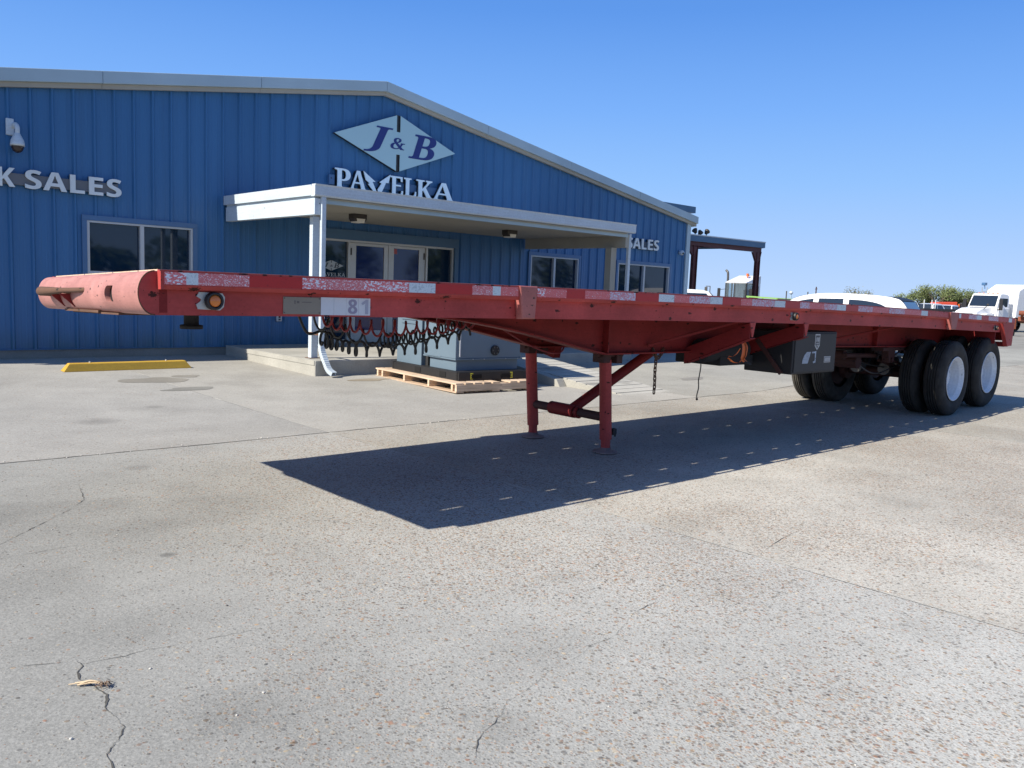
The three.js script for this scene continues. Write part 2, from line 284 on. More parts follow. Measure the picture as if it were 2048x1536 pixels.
{
  const tile = aggregate(0, 4, 0, 4, 1024, 1024, 311, () => 0.5, [2, 0, -5], 20000, () => 190);
  const smoothTile = aggregate(0, 4, 0, 4, 1024, 1024, 312, () => 0.06, [1, 1, -3]);
  for (const t of [tile, smoothTile]) for (const k of ['map', 'bumpMap']) t[k].wrapS = t[k].wrapT = THREE.RepeatWrapping;
  const near = slabMat(aggregate(0.25, 4.26, -7.25, -0.55, 2048, 2048, 301, (x, z) => 0.10 + 0.80 * smooth(0.2, 3.4, x + 0.30 * z + 0.6), [0, 1, 1], 20000, (ex) => 160 + 50 * ex));
  const right = slabMat(aggregate(4.26, 10.49, -7.25, 0.5, 2048, 2048, 302, (x, z) => 0.95 - 0.35 * smooth(-3.4, -6, z), [2, 0, -4], 20000, (ex) => 160 + 48 * ex));
  const backL = slabMat(aggregate(-1.97, 4.26, -14.79, -7.25, 1024, 1024, 303, () => 0.05, [2, 1, 0], 20000, () => 182));
  const backR = slabMat(aggregate(4.26, 10.49, -14.79, -7.25, 1024, 1024, 304, () => 0.05, [4, 2, -1], 20000, () => 186));
  const backR2 = slabMat(aggregate(10.49, 16.72, -14.79, -7.25, 1024, 1024, 305, () => 0.08, [3, 2, -2], 20000, () => 184));
  const far = slabMat(tile), farS = slabMat(smoothTile), gap = 0.0055;
  for (let i = 0; i + 1 < JX.length; i++) for (let j = 0; j + 1 < JZ.length; j++) {
    const x0 = JX[i] + gap, x1 = JX[i + 1] - gap, z0 = JZ[j] + gap, z1 = JZ[j + 1] - gap;
    if (j === 0 && i < 5) continue;                             // under the building
    const one = j === 2 ? [null, near, right][i] : j === 1 ? [null, backL, backR, backR2][i] : null;
    const g = slabGeo(x0, x1, z0, z1, one ? 40 : 12, one ? 48 : 12); if (one === near) { const uv = g.attributes.uv, p = g.attributes.position; for (let k = 0; k < uv.count; k++) uv.setXY(k, (p.getX(k) - 0.25) / 4.01, (p.getZ(k) + 7.25) / 6.7); }
    const m = one ?? (j <= 1 ? farS : far);
    if (!one) { const uv = g.attributes.uv, p = g.attributes.position; for (let k = 0; k < uv.count; k++) uv.setXY(k, p.getX(k) / 4 + i * 0.37, p.getZ(k) / 4 + j * 0.61); }
    obj('concrete_slab', g, m, pavement, true);
  }
  // sealant in the joints: pale where it is whole, broken dark along the valley
  const pale = mat([0.70, 0.68, 0.62], 0.8, 0, { map: concreteTex }), dirt = mat([0.13, 0.125, 0.115], 0.95, 0, { map: concreteTex });
  const strip = (x0, z0, x1, z1, w, lift, seed, wob) => {
    const g = new THREE.BufferGeometry(), P = [], I = [], n = Math.ceil(Math.hypot(x1 - x0, z1 - z0) / 0.05), dx = (x1 - x0), dz = (z1 - z0), L = Math.hypot(dx, dz), nx = -dz / L, nz = dx / L;
    for (let k = 0; k <= n; k++) {
      const t = k / n, o = wob * (fbm(t * L * 2.3, seed, 5, 3) - 0.5), q = w * (0.3 + 1.3 * vnoise(t * L * 7, seed + 3, 9) * smooth(0.15, 0.6, vnoise(t * L * 1.7, seed + 8, 6) + 0.2)), x = x0 + dx * t + nx * o, z = z0 + dz * t + nz * o;
      for (const s of [-1, 1]) { const X = x + nx * q * s, Z = z + nz * q * s; P.push(X, gy(X, Z) + lift, Z); }
      if (k) { const a = (k - 1) * 2; I.push(a, a + 1, a + 2, a + 1, a + 3, a + 2); }
    }
    g.setAttribute('position', new THREE.BufferAttribute(new Float32Array(P), 3)); g.setIndex(I); g.computeVertexNormals(); return g;
  };
  for (const x of JX.slice(1, -1)) for (let j = 1; j + 1 < JZ.length; j++) obj('joint_sealant', strip(x, JZ[j], x, JZ[j + 1], 0.0068, 0.0012, x * 3, 0.004), pale, pavement);
  for (const z of JZ.slice(1, -1)) for (let i = 0; i + 1 < JX.length; i++) obj('joint_sealant', strip(JX[i], z, JX[i + 1], z, 0.011, 0.0012, z * 5 + i, 0.05), z === -7.25 ? dirt : pale, pavement);
  // spalled pale crumbs along the valley joint and hairline cracks across the slabs
  const crack = (pts, w, seed) => {
    const out = [], r = rng(seed);
    const fine = []; for (let k = 0; k + 1 < pts.length; k++) { const n = Math.max(2, Math.ceil(Math.hypot(pts[k + 1][0] - pts[k][0], pts[k + 1][1] - pts[k][1]) / 0.02)); for (let s = 0; s < n; s++) fine.push([pts[k][0] + (pts[k + 1][0] - pts[k][0]) * s / n + (r() - 0.5) * 0.008, pts[k][1] + (pts[k + 1][1] - pts[k][1]) * s / n + (r() - 0.5) * 0.008]); }
    fine.push(pts[pts.length - 1]);
    const g = new THREE.BufferGeometry(), P = [], I = [];
    fine.forEach(([x, z], k) => {
      const [ax, az] = fine[Math.max(0, k - 1)], [bx_, bz] = fine[Math.min(fine.length - 1, k + 1)], L = Math.hypot(bx_ - ax, bz - az) || 1, q = 0.5 * w * (0.1 + 1.25 * vnoise(k * 0.33, seed, 3) * vnoise(k * 0.09, seed, 4) * 2) * Math.min(1, k * 0.2, (fine.length - 1 - k) * 0.2 + 0.05);
      for (const s of [-1, 1]) P.push(x - (bz - az) / L * q * s, gy(x, z) + 0.0022, z + (bx_ - ax) / L * q * s);
      if (k) { const a = (k - 1) * 2; I.push(a, a + 1, a + 2, a + 1, a + 3, a + 2); }
    });
    g.setAttribute('position', new THREE.BufferAttribute(new Float32Array(P), 3)); g.setIndex(I); g.computeVertexNormals();
    obj('crack', g, dirt, pavement);
  };
  crack([[0.88, -3.34], [0.89, -3.28], [0.86, -3.23], [0.85, -3.17], [0.87, -3.09], [0.89, -2.99], [0.85, -2.89], [0.86, -2.84], [0.86, -2.73], [0.84, -2.69], [0.8, -2.64], [0.77, -2.6], [0.76, -2.5], [0.79, -2.3]], 0.006, 1);
  crack([[1.62, -1.86], [1.71, -1.95], [1.78, -1.99], [1.83, -2.0], [1.91, -2.05], [1.96, -2.09], [2.04, -2.1], [2.15, -2.13], [2.27, -2.17], [2.46, -2.19], [2.56, -2.23], [2.71, -2.23], [3.02, -2.36], [3.2, -2.38]], 0.0032, 2);
  crack([[0.9, -5.0], [0.97, -5.06], [1.16, -5.27], [1.34, -5.47], [1.44, -5.58], [1.6, -5.8], [1.7, -6.3]], 0.0035, 3);
  crack([[0.85, -4.77], [0.99, -4.82], [1.06, -4.81], [1.3, -4.83]], 0.0035, 4);
  crack([[0.88, -3.3], [1.04, -3.27], [1.12, -3.28], [1.29, -3.24], [1.38, -3.23], [1.46, -3.22], [1.58, -3.2]], 0.0028, 5);
  crack([[4.26, -2.47], [4.47, -2.53], [4.67, -2.57], [4.9, -2.6]], 0.003, 6);
  crack([[0.86, -3.34], [0.7, -3.42], [0.55, -3.45]], 0.002, 7);
  // stains the cars left by the yellow stop
  const blot = (cx, cz, rx, rz, seed) => {
    const s = new THREE.Shape(); for (let k = 0; k < 40; k++) { const a = k / 40 * Math.PI * 2, q = 0.62 + 0.7 * vnoise(k / 40 * 9, seed, 2, 9); const x = Math.cos(a) * rx * q, z = Math.sin(a) * rz * q; k ? s.lineTo(x, z) : s.moveTo(x, z); }
    const g = new THREE.ShapeGeometry(s); g.rotateX(Math.PI / 2); const p = g.attributes.position; for (let k = 0; k < p.count; k++) { const x = p.getX(k) + cx, z = p.getZ(k) + cz; p.setXYZ(k, x, gy(x, z) + 0.003, z); } return g;
  };
  const stain = mat([0.40, 0.375, 0.33], 0.7, 0, { map: concreteTex });
  obj('stain', blot(4.3, -11.9, 0.45, 0.28, 1), stain, pavement); obj('stain', blot(4.75, -12.15, 0.24, 0.12, 2), stain, pavement);
  obj('stain', blot(4.35, -10.9, 0.36, 0.14, 3), mat([0.36, 0.35, 0.32], 0.7, 0, { map: concreteTex }), pavement);
  obj('stain', blot(12.6, -8.9, 0.28, 0.16, 6), stain, pavement);
  obj('stain', blot(7.05, -10.9, 0.34, 0.12, 5), mat([0.42, 0.36, 0.28], 0.8, 0, { map: concreteTex }), pavement);
  // loose grit and broken pebbles, and the crumbs of the open joint
  const r = rng(77), gr = [], gp = [];
  for (let k = 0; k < 420; k++) {
    const onJoint = k < 46, x = onJoint ? 0.5 + 5.6 * Math.abs(Math.sin(k * 2.3 + 0.4 * r())) : 0.3 + r() * 9, z = onJoint ? -7.25 + (r() - 0.5) * 0.12 : -0.9 - r() * 6, s = onJoint ? 0.004 + 0.011 * r() * r() : 0.002 + 0.0055 * r() * r();
    const g = new THREE.IcosahedronGeometry(s, 0); g.scale(1, 0.5 + 0.3 * r(), 0.7 + 0.5 * r()); g.rotateY(r() * 6); g.translate(x, gy(x, z) + s * 0.35, z); (onJoint || r() > 0.5 ? gr : gp).push(g);
  }
  const a = obj('grit', gr, mat([0.55, 0.52, 0.46], 0.9), pavement), b = obj('dark_grit', gp, mat([0.12, 0.10, 0.09], 0.9), pavement);
  a.userData.kind = b.userData.kind = 'stuff';
}
// ---------------------------------------------------------------- the blue shop building (facade on z = -14.816)
const FZ = -14.816, XP = 9.80, YP = 5.325, SL = 0.161, XL = -0.59, XE = 20.273, roofY = (x) => YP - SL * Math.abs(x - XP);
const OPEN = [[4.187, 5.907, 1.468, 2.33], [14.10, 15.79, 1.468, 2.34], [17.33, 19.572, 1.468, 2.32], [8.38, 11.757, 0.278, 2.355]];
const building = thing('shop_building', 'long blue ribbed metal building with a white rake trim and a low gable', 'building');
{
  const P = 0.3048, X0 = 3.107, prof = [[0.013, 0.033], [0.035, 0], [0.092, 0], [0.1, 0.003], [0.115, 0.003], [0.123, 0], [0.182, 0], [0.19, 0.003], [0.205, 0.003], [0.213, 0], [0.2698, 0], [0.2918, 0.033]];
  const n0 = Math.floor((XL - X0) / P), n1 = Math.ceil((XE - X0) / P), pts = [];
  for (let n = n0; n < n1; n++) { pts.push([X0 + n * P, 0.033]); for (const [a, z] of prof) pts.push([X0 + n * P + a, z]); }
  pts.push([X0 + n1 * P, 0.033]);
  const zAt = (x) => { let k = 0; while (k + 2 < pts.length && pts[k + 1][0] < x) k++; const [a, za] = pts[k], [b, zb] = pts[k + 1]; return za + (zb - za) * (x - a) / (b - a); };
  const YB = 0.249, blues = [M.blue, mat([0.036, 0.155, 0.345], 0.45, 0, { map: streakTex }), mat([0.031, 0.142, 0.322], 0.4, 0, { map: streakTex })];
  for (let n = n0; n < n1; n += 3) {
    const a = Math.max(XL, X0 + n * P), b = Math.min(XE, X0 + (n + 3) * P); if (b - a < 0.02) continue;
    const xs = new Set([a, b, XP].filter((x) => x >= a && x <= b));
    for (const [x] of pts) if (x > a && x < b) xs.add(x);
    for (const [x0, x1] of OPEN) for (const x of [x0, x1]) if (x > a && x < b) xs.add(x);
    const X = [...xs].sort((p, q) => p - q), V = [], low = []; let whole = false;
    for (let k = 0; k + 1 < X.length; k++) {
      const xa = X[k], xb = X[k + 1], xm = (xa + xb) / 2, za = FZ + zAt(xa), zb = FZ + zAt(xb);
      let lo = YB; const cuts = OPEN.filter(([p, q]) => xm > p && xm < q).sort((p, q) => p[2] - q[2]);
      const put = (y0, ya, yb) => { if (Math.max(ya, yb) - y0 > 0.01) V.push(quad([xa, y0, za], [xb, y0, zb], [xb, yb, zb], [xa, ya, za])); };
      if (!cuts.length) whole = true;
      for (const [, , y0, y1] of cuts) { const n = V.length; put(lo, y0, y0); if (V.length > n) low.push(V.pop()); lo = y1; }
      put(lo, roofY(xa), roofY(xb));
    }
    const pm = blues[(n * 7 + 300) % 5 % 3]; if (whole) V.push(...low); else if (low.length) obj('wall_panel', low, pm, building);
    if (V.length) obj('wall_panel', V, pm, building);
  }
  // concrete footing, base flashing, corner trim
  obj('foundation', [bx(XL, 6.55, -0.4, 0.243, FZ - 0.3, FZ + 0.012), bx(14.1, XE + 0.16, -0.4, 0.243, FZ - 0.3, FZ + 0.012)], M.concreteDark, building);
  obj('base_flashing', [bx(XL, 8.38, 0.246, 0.262, FZ - 0.02, FZ + 0.042), bx(11.757, XE, 0.246, 0.262, FZ - 0.02, FZ + 0.042)], M.blue, building);
  obj('corner_trim', bx(XE, XE + 0.17, 0.25, roofY(XE) + 0.02, FZ - 0.05, FZ + 0.05), M.whiteTrim, building);
  // side and back walls, roof sheets and the rake trim along the gable
  obj('side_wall', [bx(XE + 0.03, XE + 0.1, 0.25, roofY(XE) - 0.05, FZ - 22, FZ - 0.06), bx(XL, XL + 0.07, 0.25, roofY(XL) - 0.05, FZ - 22, FZ - 0.06), bx(XL, XE, 0.25, roofY(XL), FZ - 22.1, FZ - 22.02)], M.blue, building);
  const roofPoly = (x0, x1, lo, hi) => [[x0, roofY(x0) + lo], [x1, roofY(x1) + lo], [x1, roofY(x1) + hi], [x0, roofY(x0) + hi]];
  obj('roof_sheet', extr(roofPoly(XP, XE + 0.36, 0.10, 0.14), FZ - 22.2, FZ + 0.02), M.galv, building);
  obj('roof_sheet', extr(roofPoly(XL - 0.36, XP, 0.10, 0.14), FZ - 22.2, FZ + 0.02), M.galv, building);
  for (const [a, b] of [[XP, XE + 0.36], [XL - 0.36, XP]]) {
    const n = Math.round(Math.abs(b - a) / 3.05);
    for (let k = 0; k < n; k++) {
      const p = a + (b - a) * k / n, q = a + (b - a) * (k + 1) / n - 0.005, t = obj('rake_trim', extr(roofPoly(p, q, 0.03, 0.225), FZ + 0.022, FZ + 0.16 + (k % 2) * 0.002, 0.008), M.whiteTrim, building);
      obj('trim_lip', extr(roofPoly(p, q, -0.045, 0.028), FZ + 0.036, FZ + 0.10), M.soffit, t);
    }
  }
  obj('eave_gutter', bx(XE + 0.2, XE + 0.36, roofY(XE + 0.3) - 0.06, roofY(XE + 0.3) + 0.15, FZ - 22, FZ + 0.01), M.whiteTrim, building);
  obj('interior', [bx(XL + 0.2, XE - 0.2, 0.26, 0.28, FZ - 6, FZ - 0.3), bx(XL + 0.2, XE - 0.2, 0.3, 3.4, FZ - 6.1, FZ - 6.02), bx(XL + 0.2, XE - 0.2, 2.75, 2.8, FZ - 6, FZ - 0.3)], mat([0.16, 0.155, 0.15], 0.9), building);

  function win(x0, x1, y0, y1, mid) {
    const w = obj('window', [bx(x0, x1, y0, y0 + 0.055, FZ - 0.09, FZ + 0.03), bx(x0, x1, y1 - 0.03, y1, FZ - 0.09, FZ + 0.03), bx(x0, x0 + 0.04, y0 + 0.055, y1 - 0.03, FZ - 0.09, FZ + 0.03), bx(x1 - 0.04, x1, y0 + 0.055, y1 - 0.03, FZ - 0.09, FZ + 0.03), bx(mid - 0.032, mid + 0.032, y0 + 0.055, y1 - 0.03, FZ - 0.085, FZ + 0.025)], M.frame, building);
    obj('pane', bx(x0 + 0.04, mid - 0.032, y0 + 0.055, y1 - 0.03, FZ - 0.062, FZ - 0.05), M.glass, w);
    obj('pane', bx(mid + 0.032, x1 - 0.04, y0 + 0.055, y1 - 0.03, FZ - 0.062, FZ - 0.05), M.glass, w);
    obj('window_trim', [bx(x0 - 0.075, x1 + 0.075, y1 + 0.002, y1 + 0.085, FZ, FZ + 0.042), bx(x0 - 0.075, x0 - 0.002, y0 - 0.06, y1, FZ, FZ + 0.042), bx(x1 + 0.002, x1 + 0.075, y0 - 0.06, y1, FZ, FZ + 0.042), bx(x0 - 0.002, x1 + 0.002, y0 - 0.06, y0 - 0.002, FZ, FZ + 0.042)], M.blueTrim, w);
  }
  win(4.187, 5.907, 1.468, 2.33, 5.05); win(14.10, 15.79, 1.468, 2.34, 14.93); win(17.33, 19.572, 1.468, 2.32, 18.45);

  // glazed entrance: two doors between side lights
  const z0 = FZ - 0.12, z1 = FZ + 0.0;
  const sf = obj('entrance_frame', [bx(8.38, 11.757, 2.315, 2.355, z0, z1), bx(8.38, 8.43, 0.279, 2.315, z0, z1), bx(11.71, 11.757, 0.279, 2.315, z0, z1), bx(9.06, 9.105, 0.279, 2.315, z0, z1), bx(11.0, 11.045, 0.279, 2.315, z0, z1), bx(8.43, 9.06, 0.279, 0.36, z0, z1), bx(11.045, 11.71, 0.279, 0.36, z0, z1), bx(10.045, 10.09, 0.279, 2.315, z0, z1 - 0.02)], M.alu, building);
  obj('side_light', bx(8.43, 9.06, 0.36, 2.315, FZ - 0.075, FZ - 0.06), M.glass, sf); obj('side_light', bx(11.045, 11.71, 0.36, 2.315, FZ - 0.075, FZ - 0.06), M.glass, sf);
  obj('header_trim', [bx(8.28, 11.86, 2.36, 2.55, FZ, FZ + 0.046), bx(11.76, 11.86, 0.28, 2.358, FZ, FZ + 0.046), bx(8.28, 8.378, 0.28, 2.358, FZ, FZ + 0.046)], M.steelBlue, sf);
  for (const [x0, x1, h] of [[9.108, 10.042, -1], [10.093, 10.997, 1]]) {
    const a = h < 0 ? x0 + 0.155 : x0 + 0.09, b = h < 0 ? x1 - 0.105 : x1 - 0.165;
    const d = obj('door', [rbx(x0, a, 0.29, 2.31, FZ - 0.08, FZ - 0.03, 0.004), rbx(b, x1, 0.29, 2.31, FZ - 0.08, FZ - 0.03, 0.004), rbx(a, b, 2.255, 2.31, FZ - 0.08, FZ - 0.03, 0.004), rbx(a, b, 0.29, 0.54, FZ - 0.08, FZ - 0.03, 0.004)], M.alu, building);
    obj('door_glass', bx(a, b, 0.54, 2.255, FZ - 0.062, FZ - 0.05), M.glassBlue, d);
    const hx = h < 0 ? x1 - 0.05 : x0 + 0.05; obj('handle', [tube([[hx, 1.05, FZ - 0.03], [hx, 1.06, FZ + 0.04], [hx, 1.3, FZ + 0.05], [hx, 1.54, FZ + 0.04], [hx, 1.55, FZ - 0.03]], 0.012, 24, 8)], M.alu, d);
    const kx = h < 0 ? x0 + 0.035 : x1 - 0.035; obj('hinge', [rod([kx, 2.06, FZ - 0.024], [kx, 2.2, FZ - 0.024], 0.014), rod([kx, 0.4, FZ - 0.024], [kx, 0.54, FZ - 0.024], 0.014)], M.bronze, d);
    if (h > 0) obj('door_sticker', bx(10.187, 10.27, 2.14, 2.245, FZ - 0.049, FZ - 0.047), mat([0.45, 0.10, 0.10], 0.5), d);
  }
}
// lettering
const serif = await new FontLoader().loadAsync('fonts/droid/droid_serif_bold.typeface.json');
const sans = await new FontLoader().loadAsync('fonts/droid/droid_sans_bold.typeface.json');
function glyph(ch, font, depth, bevel = 0) { const g = new TextGeometry(ch, { font, size: 1, depth, curveSegments: 8, bevelEnabled: bevel > 0, bevelThickness: bevel, bevelSize: bevel, bevelSegments: 1 }); g.computeBoundingBox(); return g; }
function fitGlyph(ch, font, x0, x1, y0, y1, z, depth, shear = 0, bevel = 0) {
  const g = glyph(ch, font, 1); if (shear) { const p = g.attributes.position; for (let k = 0; k < p.count; k++) p.setX(k, p.getX(k) + shear * p.getY(k)); }
  g.computeBoundingBox(); const b = g.boundingBox; g.translate(-b.min.x, -b.min.y, -b.min.z);
  g.scale((x1 - x0) / (b.max.x - b.min.x), (y1 - y0) / (b.max.y - b.min.y), depth / (b.max.z - b.min.z)); return g.translate(x0, y0, z);
}
function wordLayout(word, font, x0, x1) {                        // x extents of each letter of a word stretched to x0..x1
  const s = 1 / font.data.resolution, out = []; let pen = 0, min = Infinity, max = -Infinity;
  for (const ch of word) { const g = ch === ' ' ? null : glyph(ch, font, 0.1), a = font.data.glyphs[ch].ha * s * (font.data.resolution / font.data.resolution); if (g) { out.push([ch, pen + g.boundingBox.min.x, pen + g.boundingBox.max.x, g.boundingBox.min.y, g.boundingBox.max.y]); min = Math.min(min, pen + g.boundingBox.min.x); max = Math.max(max, pen + g.boundingBox.max.x); } pen += a; }
  return out.map(([ch, a, b, lo, hi]) => [ch, x0 + (a - min) / (max - min) * (x1 - x0), x0 + (b - min) / (max - min) * (x1 - x0), lo, hi]);
}
const signWhite = mat([0.36, 0.55, 0.60], 0.5), signSide = mat([0.02, 0.02, 0.022], 0.5), navy = mat([0.012, 0.028, 0.17], 0.5), greyWhite = mat([0.78, 0.84, 0.86], 0.55, 0, { map: grimeTex });
const letterFace = mat([0.68, 0.84, 0.92], 0.5);
function channelLetter(geo, parent, name = 'letter', ret = 0.1) {         // white face, dark return behind
  const m = obj(name, geo, letterFace, parent), g = geo.clone(); g.computeBoundingBox(); const b = g.boundingBox, cz = b.min.z;
  g.translate(0, 0, -cz); g.scale(1, 1, ret / (b.max.z - b.min.z)); g.translate(0, 0, cz - ret - 0.001); obj('return', g, signSide, m); return m;
}
{
  // «K SALES» on the left, the C cut by the frame
  const y0 = 2.735, y1 = 3.015, left = thing('wall_sign', 'white channel letters spelling TRUCK SALES above the left window', 'sign');
  obj('raceway', rbx(1.9, 4.66, 2.775, 2.945, FZ + 0.034, FZ + 0.075, 0.006), mat([0.16, 0.17, 0.19], 0.6, 0, { map: grimeTex }), left);
  const cap = glyph('E', sans, 0.1).boundingBox.max.y;
  const lay = (word, x0, x1, parent, ret) => { for (const [ch, a, b, lo, hi] of wordLayout(word, sans, x0, x1)) { const k = (y1 - y0) / cap; const g = fitGlyph(ch, sans, a, b, y0 + lo * k, y0 + hi * k, FZ + 0.08, 0.03); obj('letter', g, greyWhite, parent); if (ret) { const h = fitGlyph(ch, sans, a, b, y0 + lo * k, y0 + hi * k, FZ + 0.079 - 0.045, 0.044); obj('letter_return', h, signSide, parent); } } };
  lay('TRUC', 1.98, 2.86, left, 1); lay('K', 2.93, 3.165, left, 1); lay('SALES', 3.30, 4.70, left, 1);
  const rightS = thing('wall_sign', 'white letters spelling TRAILER SALES above the far right window, partly behind the canopy', 'sign');
  obj('raceway', rbx(15.9, 18.88, 2.775, 2.945, FZ + 0.034, FZ + 0.075, 0.006), mat([0.05, 0.07, 0.10], 0.6), rightS);
  lay('TRAILER', 15.80, 17.40, rightS, 1); lay('SALES', 17.56, 18.925, rightS, 1);

  // the diamond
  const zf = FZ + 0.125, dm = thing('diamond_sign', 'white diamond logo panel with navy J&B letters high on the gable', 'sign');
  const C = [10.12, 4.38], hx = 1.49, hy = 0.555, g = 0.045;
  const half = (s) => [[C[0] + s * hx, C[1] - 0.005], [C[0] + s * g, C[1] + hy], [C[0] + s * g, C[1] + 0.225], [C[0] + s * 0.001, C[1] + 0.225], [C[0] + s * 0.001, C[1] - 0.225], [C[0] + s * g, C[1] - 0.225], [C[0] + s * g, C[1] - hy]];
  for (const s of [-1, 1]) { const f = obj('face', extr(s > 0 ? half(s) : half(s).reverse(), zf - 0.012, zf), signWhite, dm); obj('can', extr(s > 0 ? half(s) : half(s).reverse(), FZ + 0.035, zf - 0.013), signSide, f); }
  for (const s of [-1, 1]) obj('slot_bar', bx(C[0] - g + 0.002, C[0] + g - 0.002, C[1] + (s > 0 ? 0.228 : -hy - 0.01), C[1] + (s > 0 ? hy + 0.01 : -0.228), FZ + 0.035, zf - 0.03), signSide, dm);
  for (const [ch, a, b, lo, hi, sh] of [['J', 9.285, 9.985, 4.125, 4.655, 0.24], ['&', 9.925, 10.285, 4.255, 4.485, 0.2], ['B', 10.375, 11.09, 4.125, 4.625, 0.24]]) obj('letter', fitGlyph(ch, serif, a, b, lo, hi, zf + 0.001, 0.006, sh), navy, dm);

  // PAVELKA with two lightning bolts for the V
  const pv = thing('name_sign', 'white serif channel letters spelling PAVELKA just above the canopy', 'sign');
  const face = FZ + 0.13, py0 = 3.335, py1 = 3.715, capS = glyph('E', serif, 0.1).boundingBox.max.y, k = (py1 - py0) / capS;
  const put = (ch, x0, x1) => channelLetter(fitGlyph(ch, serif, x0, x1, py0, py0 + glyph(ch, serif, 0.1).boundingBox.max.y * k, face - 0.02, 0.02), pv, 'letter', 0.085);
  put('P', 8.655, 9.005); put('A', 8.985, 9.385); put('E', 9.945, 10.265); put('L', 10.285, 10.60); put('K', 10.60, 11.03); put('A', 11.02, 11.625);
  const bl = [[9.30, 3.73], [9.585, 3.545], [9.515, 3.54], [9.625, 3.335], [9.575, 3.325], [9.41, 3.49], [9.455, 3.50], [9.36, 3.56]];
  const br = [[9.945, 3.73], [9.90, 3.555], [9.84, 3.555], [9.74, 3.36], [9.755, 3.335], [9.665, 3.335], [9.64, 3.40], [9.735, 3.53], [9.68, 3.55]];
  for (const b of [bl, br]) channelLetter(extr(b.slice().reverse(), face - 0.02, face), pv, 'lightning_bolt', 0.085);
  obj('raceway', bx(8.75, 11.5, 3.44, 3.60, FZ + 0.034, FZ + 0.046), M.blueTrim, pv);

  // flat vinyl logo on the left side light
  const z = FZ - 0.0585, lg = sub('window_logo', building);
  lg.name = 'window_logo';
  const vinyl = mat([0.42, 0.44, 0.44], 0.6), dark = mat([0.03, 0.04, 0.05], 0.6);
  const c = [8.712, 1.83];
  obj('logo_diamond', extr([[c[0] - 0.28, c[1]], [c[0], c[1] - 0.105], [c[0] + 0.28, c[1]], [c[0], c[1] + 0.105]], z, z + 0.001), vinyl, lg);
  for (const [ch, a, b, lo, hi] of [['J', -0.17, -0.05, -0.045, 0.05], ['&', -0.03, 0.04, -0.03, 0.015], ['B', 0.05, 0.18, -0.045, 0.05]]) obj('logo_letter', fitGlyph(ch, serif, c[0] + a, c[0] + b, c[1] + lo, c[1] + hi, z + 0.0015, 0.001, 0.2), dark, lg);
  for (const s of [-1, 1]) obj('logo_bar', bx(c[0] - 0.008, c[0] + 0.008, c[1] + (s > 0 ? 0.05 : -0.107), c[1] + (s > 0 ? 0.107 : -0.05), z + 0.0015, z + 0.0025), dark, lg);
  for (const [ch, a, b] of wordLayout('PAVELKA', serif, 8.45, 9.035)) obj('logo_letter', fitGlyph(ch, serif, a, b, 1.615, 1.685, z, 0.001), vinyl, lg);
}
{ // dome cameras, electrical boxes
  const cam = (name, label, x, y, s, g) => {
    const t = thing(name, label, 'camera', [x, y, FZ + 0.03]);
    obj('wall_plate', rbx(-0.06 * s, 0.045 * s, 0.17 * s, 0.42 * s, 0, 0.05 * s, 0.008), M.white, t);
    obj('arm', tube([[0.03 * s, 0.30 * s, 0.04 * s], [0.05 * s, 0.33 * s, 0.12 * s], [0.06 * s, 0.28 * s, 0.17 * s], [0.06 * s, 0.16 * s, 0.17 * s]], 0.035 * s, 20, 10), M.white, t);
    obj('housing', lathe([[0.035 * s, 0.2 * s], [0.05 * s, 0.17 * s], [0.09 * s, 0.09 * s], [0.1 * s, 0.03 * s], [0.1 * s, 0], [0, 0]], 24).translate(0.06 * s, 0, 0.17 * s), M.white, t);
    obj('dome', new THREE.SphereGeometry(0.088 * s, 24, 12, 0, Math.PI * 2, Math.PI / 2, Math.PI / 2).scale(1, 1.15, 1).translate(0.06 * s, -0.001, 0.17 * s), new THREE.MeshPhysicalMaterial({ color: lin(0.03, 0.02, 0.02), roughness: 0.05 }), t);
    return t;
  };
  cam('dome_camera', 'white dome security camera with dark glass above the TRUCK SALES letters', 3.13, 3.335, 0.98);
  const t = thing('bullet_camera', 'small white camera on the wall at the far right corner of the building', 'camera', [20.0, 2.755, FZ + 0.03]);
  obj('base', new THREE.CylinderGeometry(0.06, 0.06, 0.03, 20).rotateX(Math.PI / 2).translate(0, 0, 0.02), M.white, t);
  obj('eye', new THREE.SphereGeometry(0.075, 20, 14).translate(0, -0.01, 0.07), M.white, t); obj('lens', new THREE.CylinderGeometry(0.03, 0.03, 0.02, 14).rotateX(Math.PI / 2).translate(-0.02, -0.03, 0.137), M.black, t);
  const b = thing('outlet_box', 'small grey outlet box low on the blue wall left of the canopy post', 'outlet', [7.54, 0.72, FZ + 0.02]);
  obj('cover', rbx(-0.05, 0.05, 0, 0.115, 0, 0.055, 0.008), M.frame, b); obj('socket', [bx(-0.02, 0.02, 0.02, 0.05, 0.055, 0.058), bx(-0.02, 0.02, 0.065, 0.095, 0.055, 0.058)], M.black, b);
  const c = thing('junction_box', 'small grey junction box on the wall left of the PAVELKA letters', 'junction box', [8.55, 3.39, FZ + 0.03]);
  obj('cover', rbx(0, 0.12, 0, 0.19, 0, 0.06, 0.006), M.blueTrim, c); obj('knockout', new THREE.CylinderGeometry(0.012, 0.012, 0.006, 12).rotateX(Math.PI / 2).translate(0.045, 0.12, 0.062), M.black, c);
}

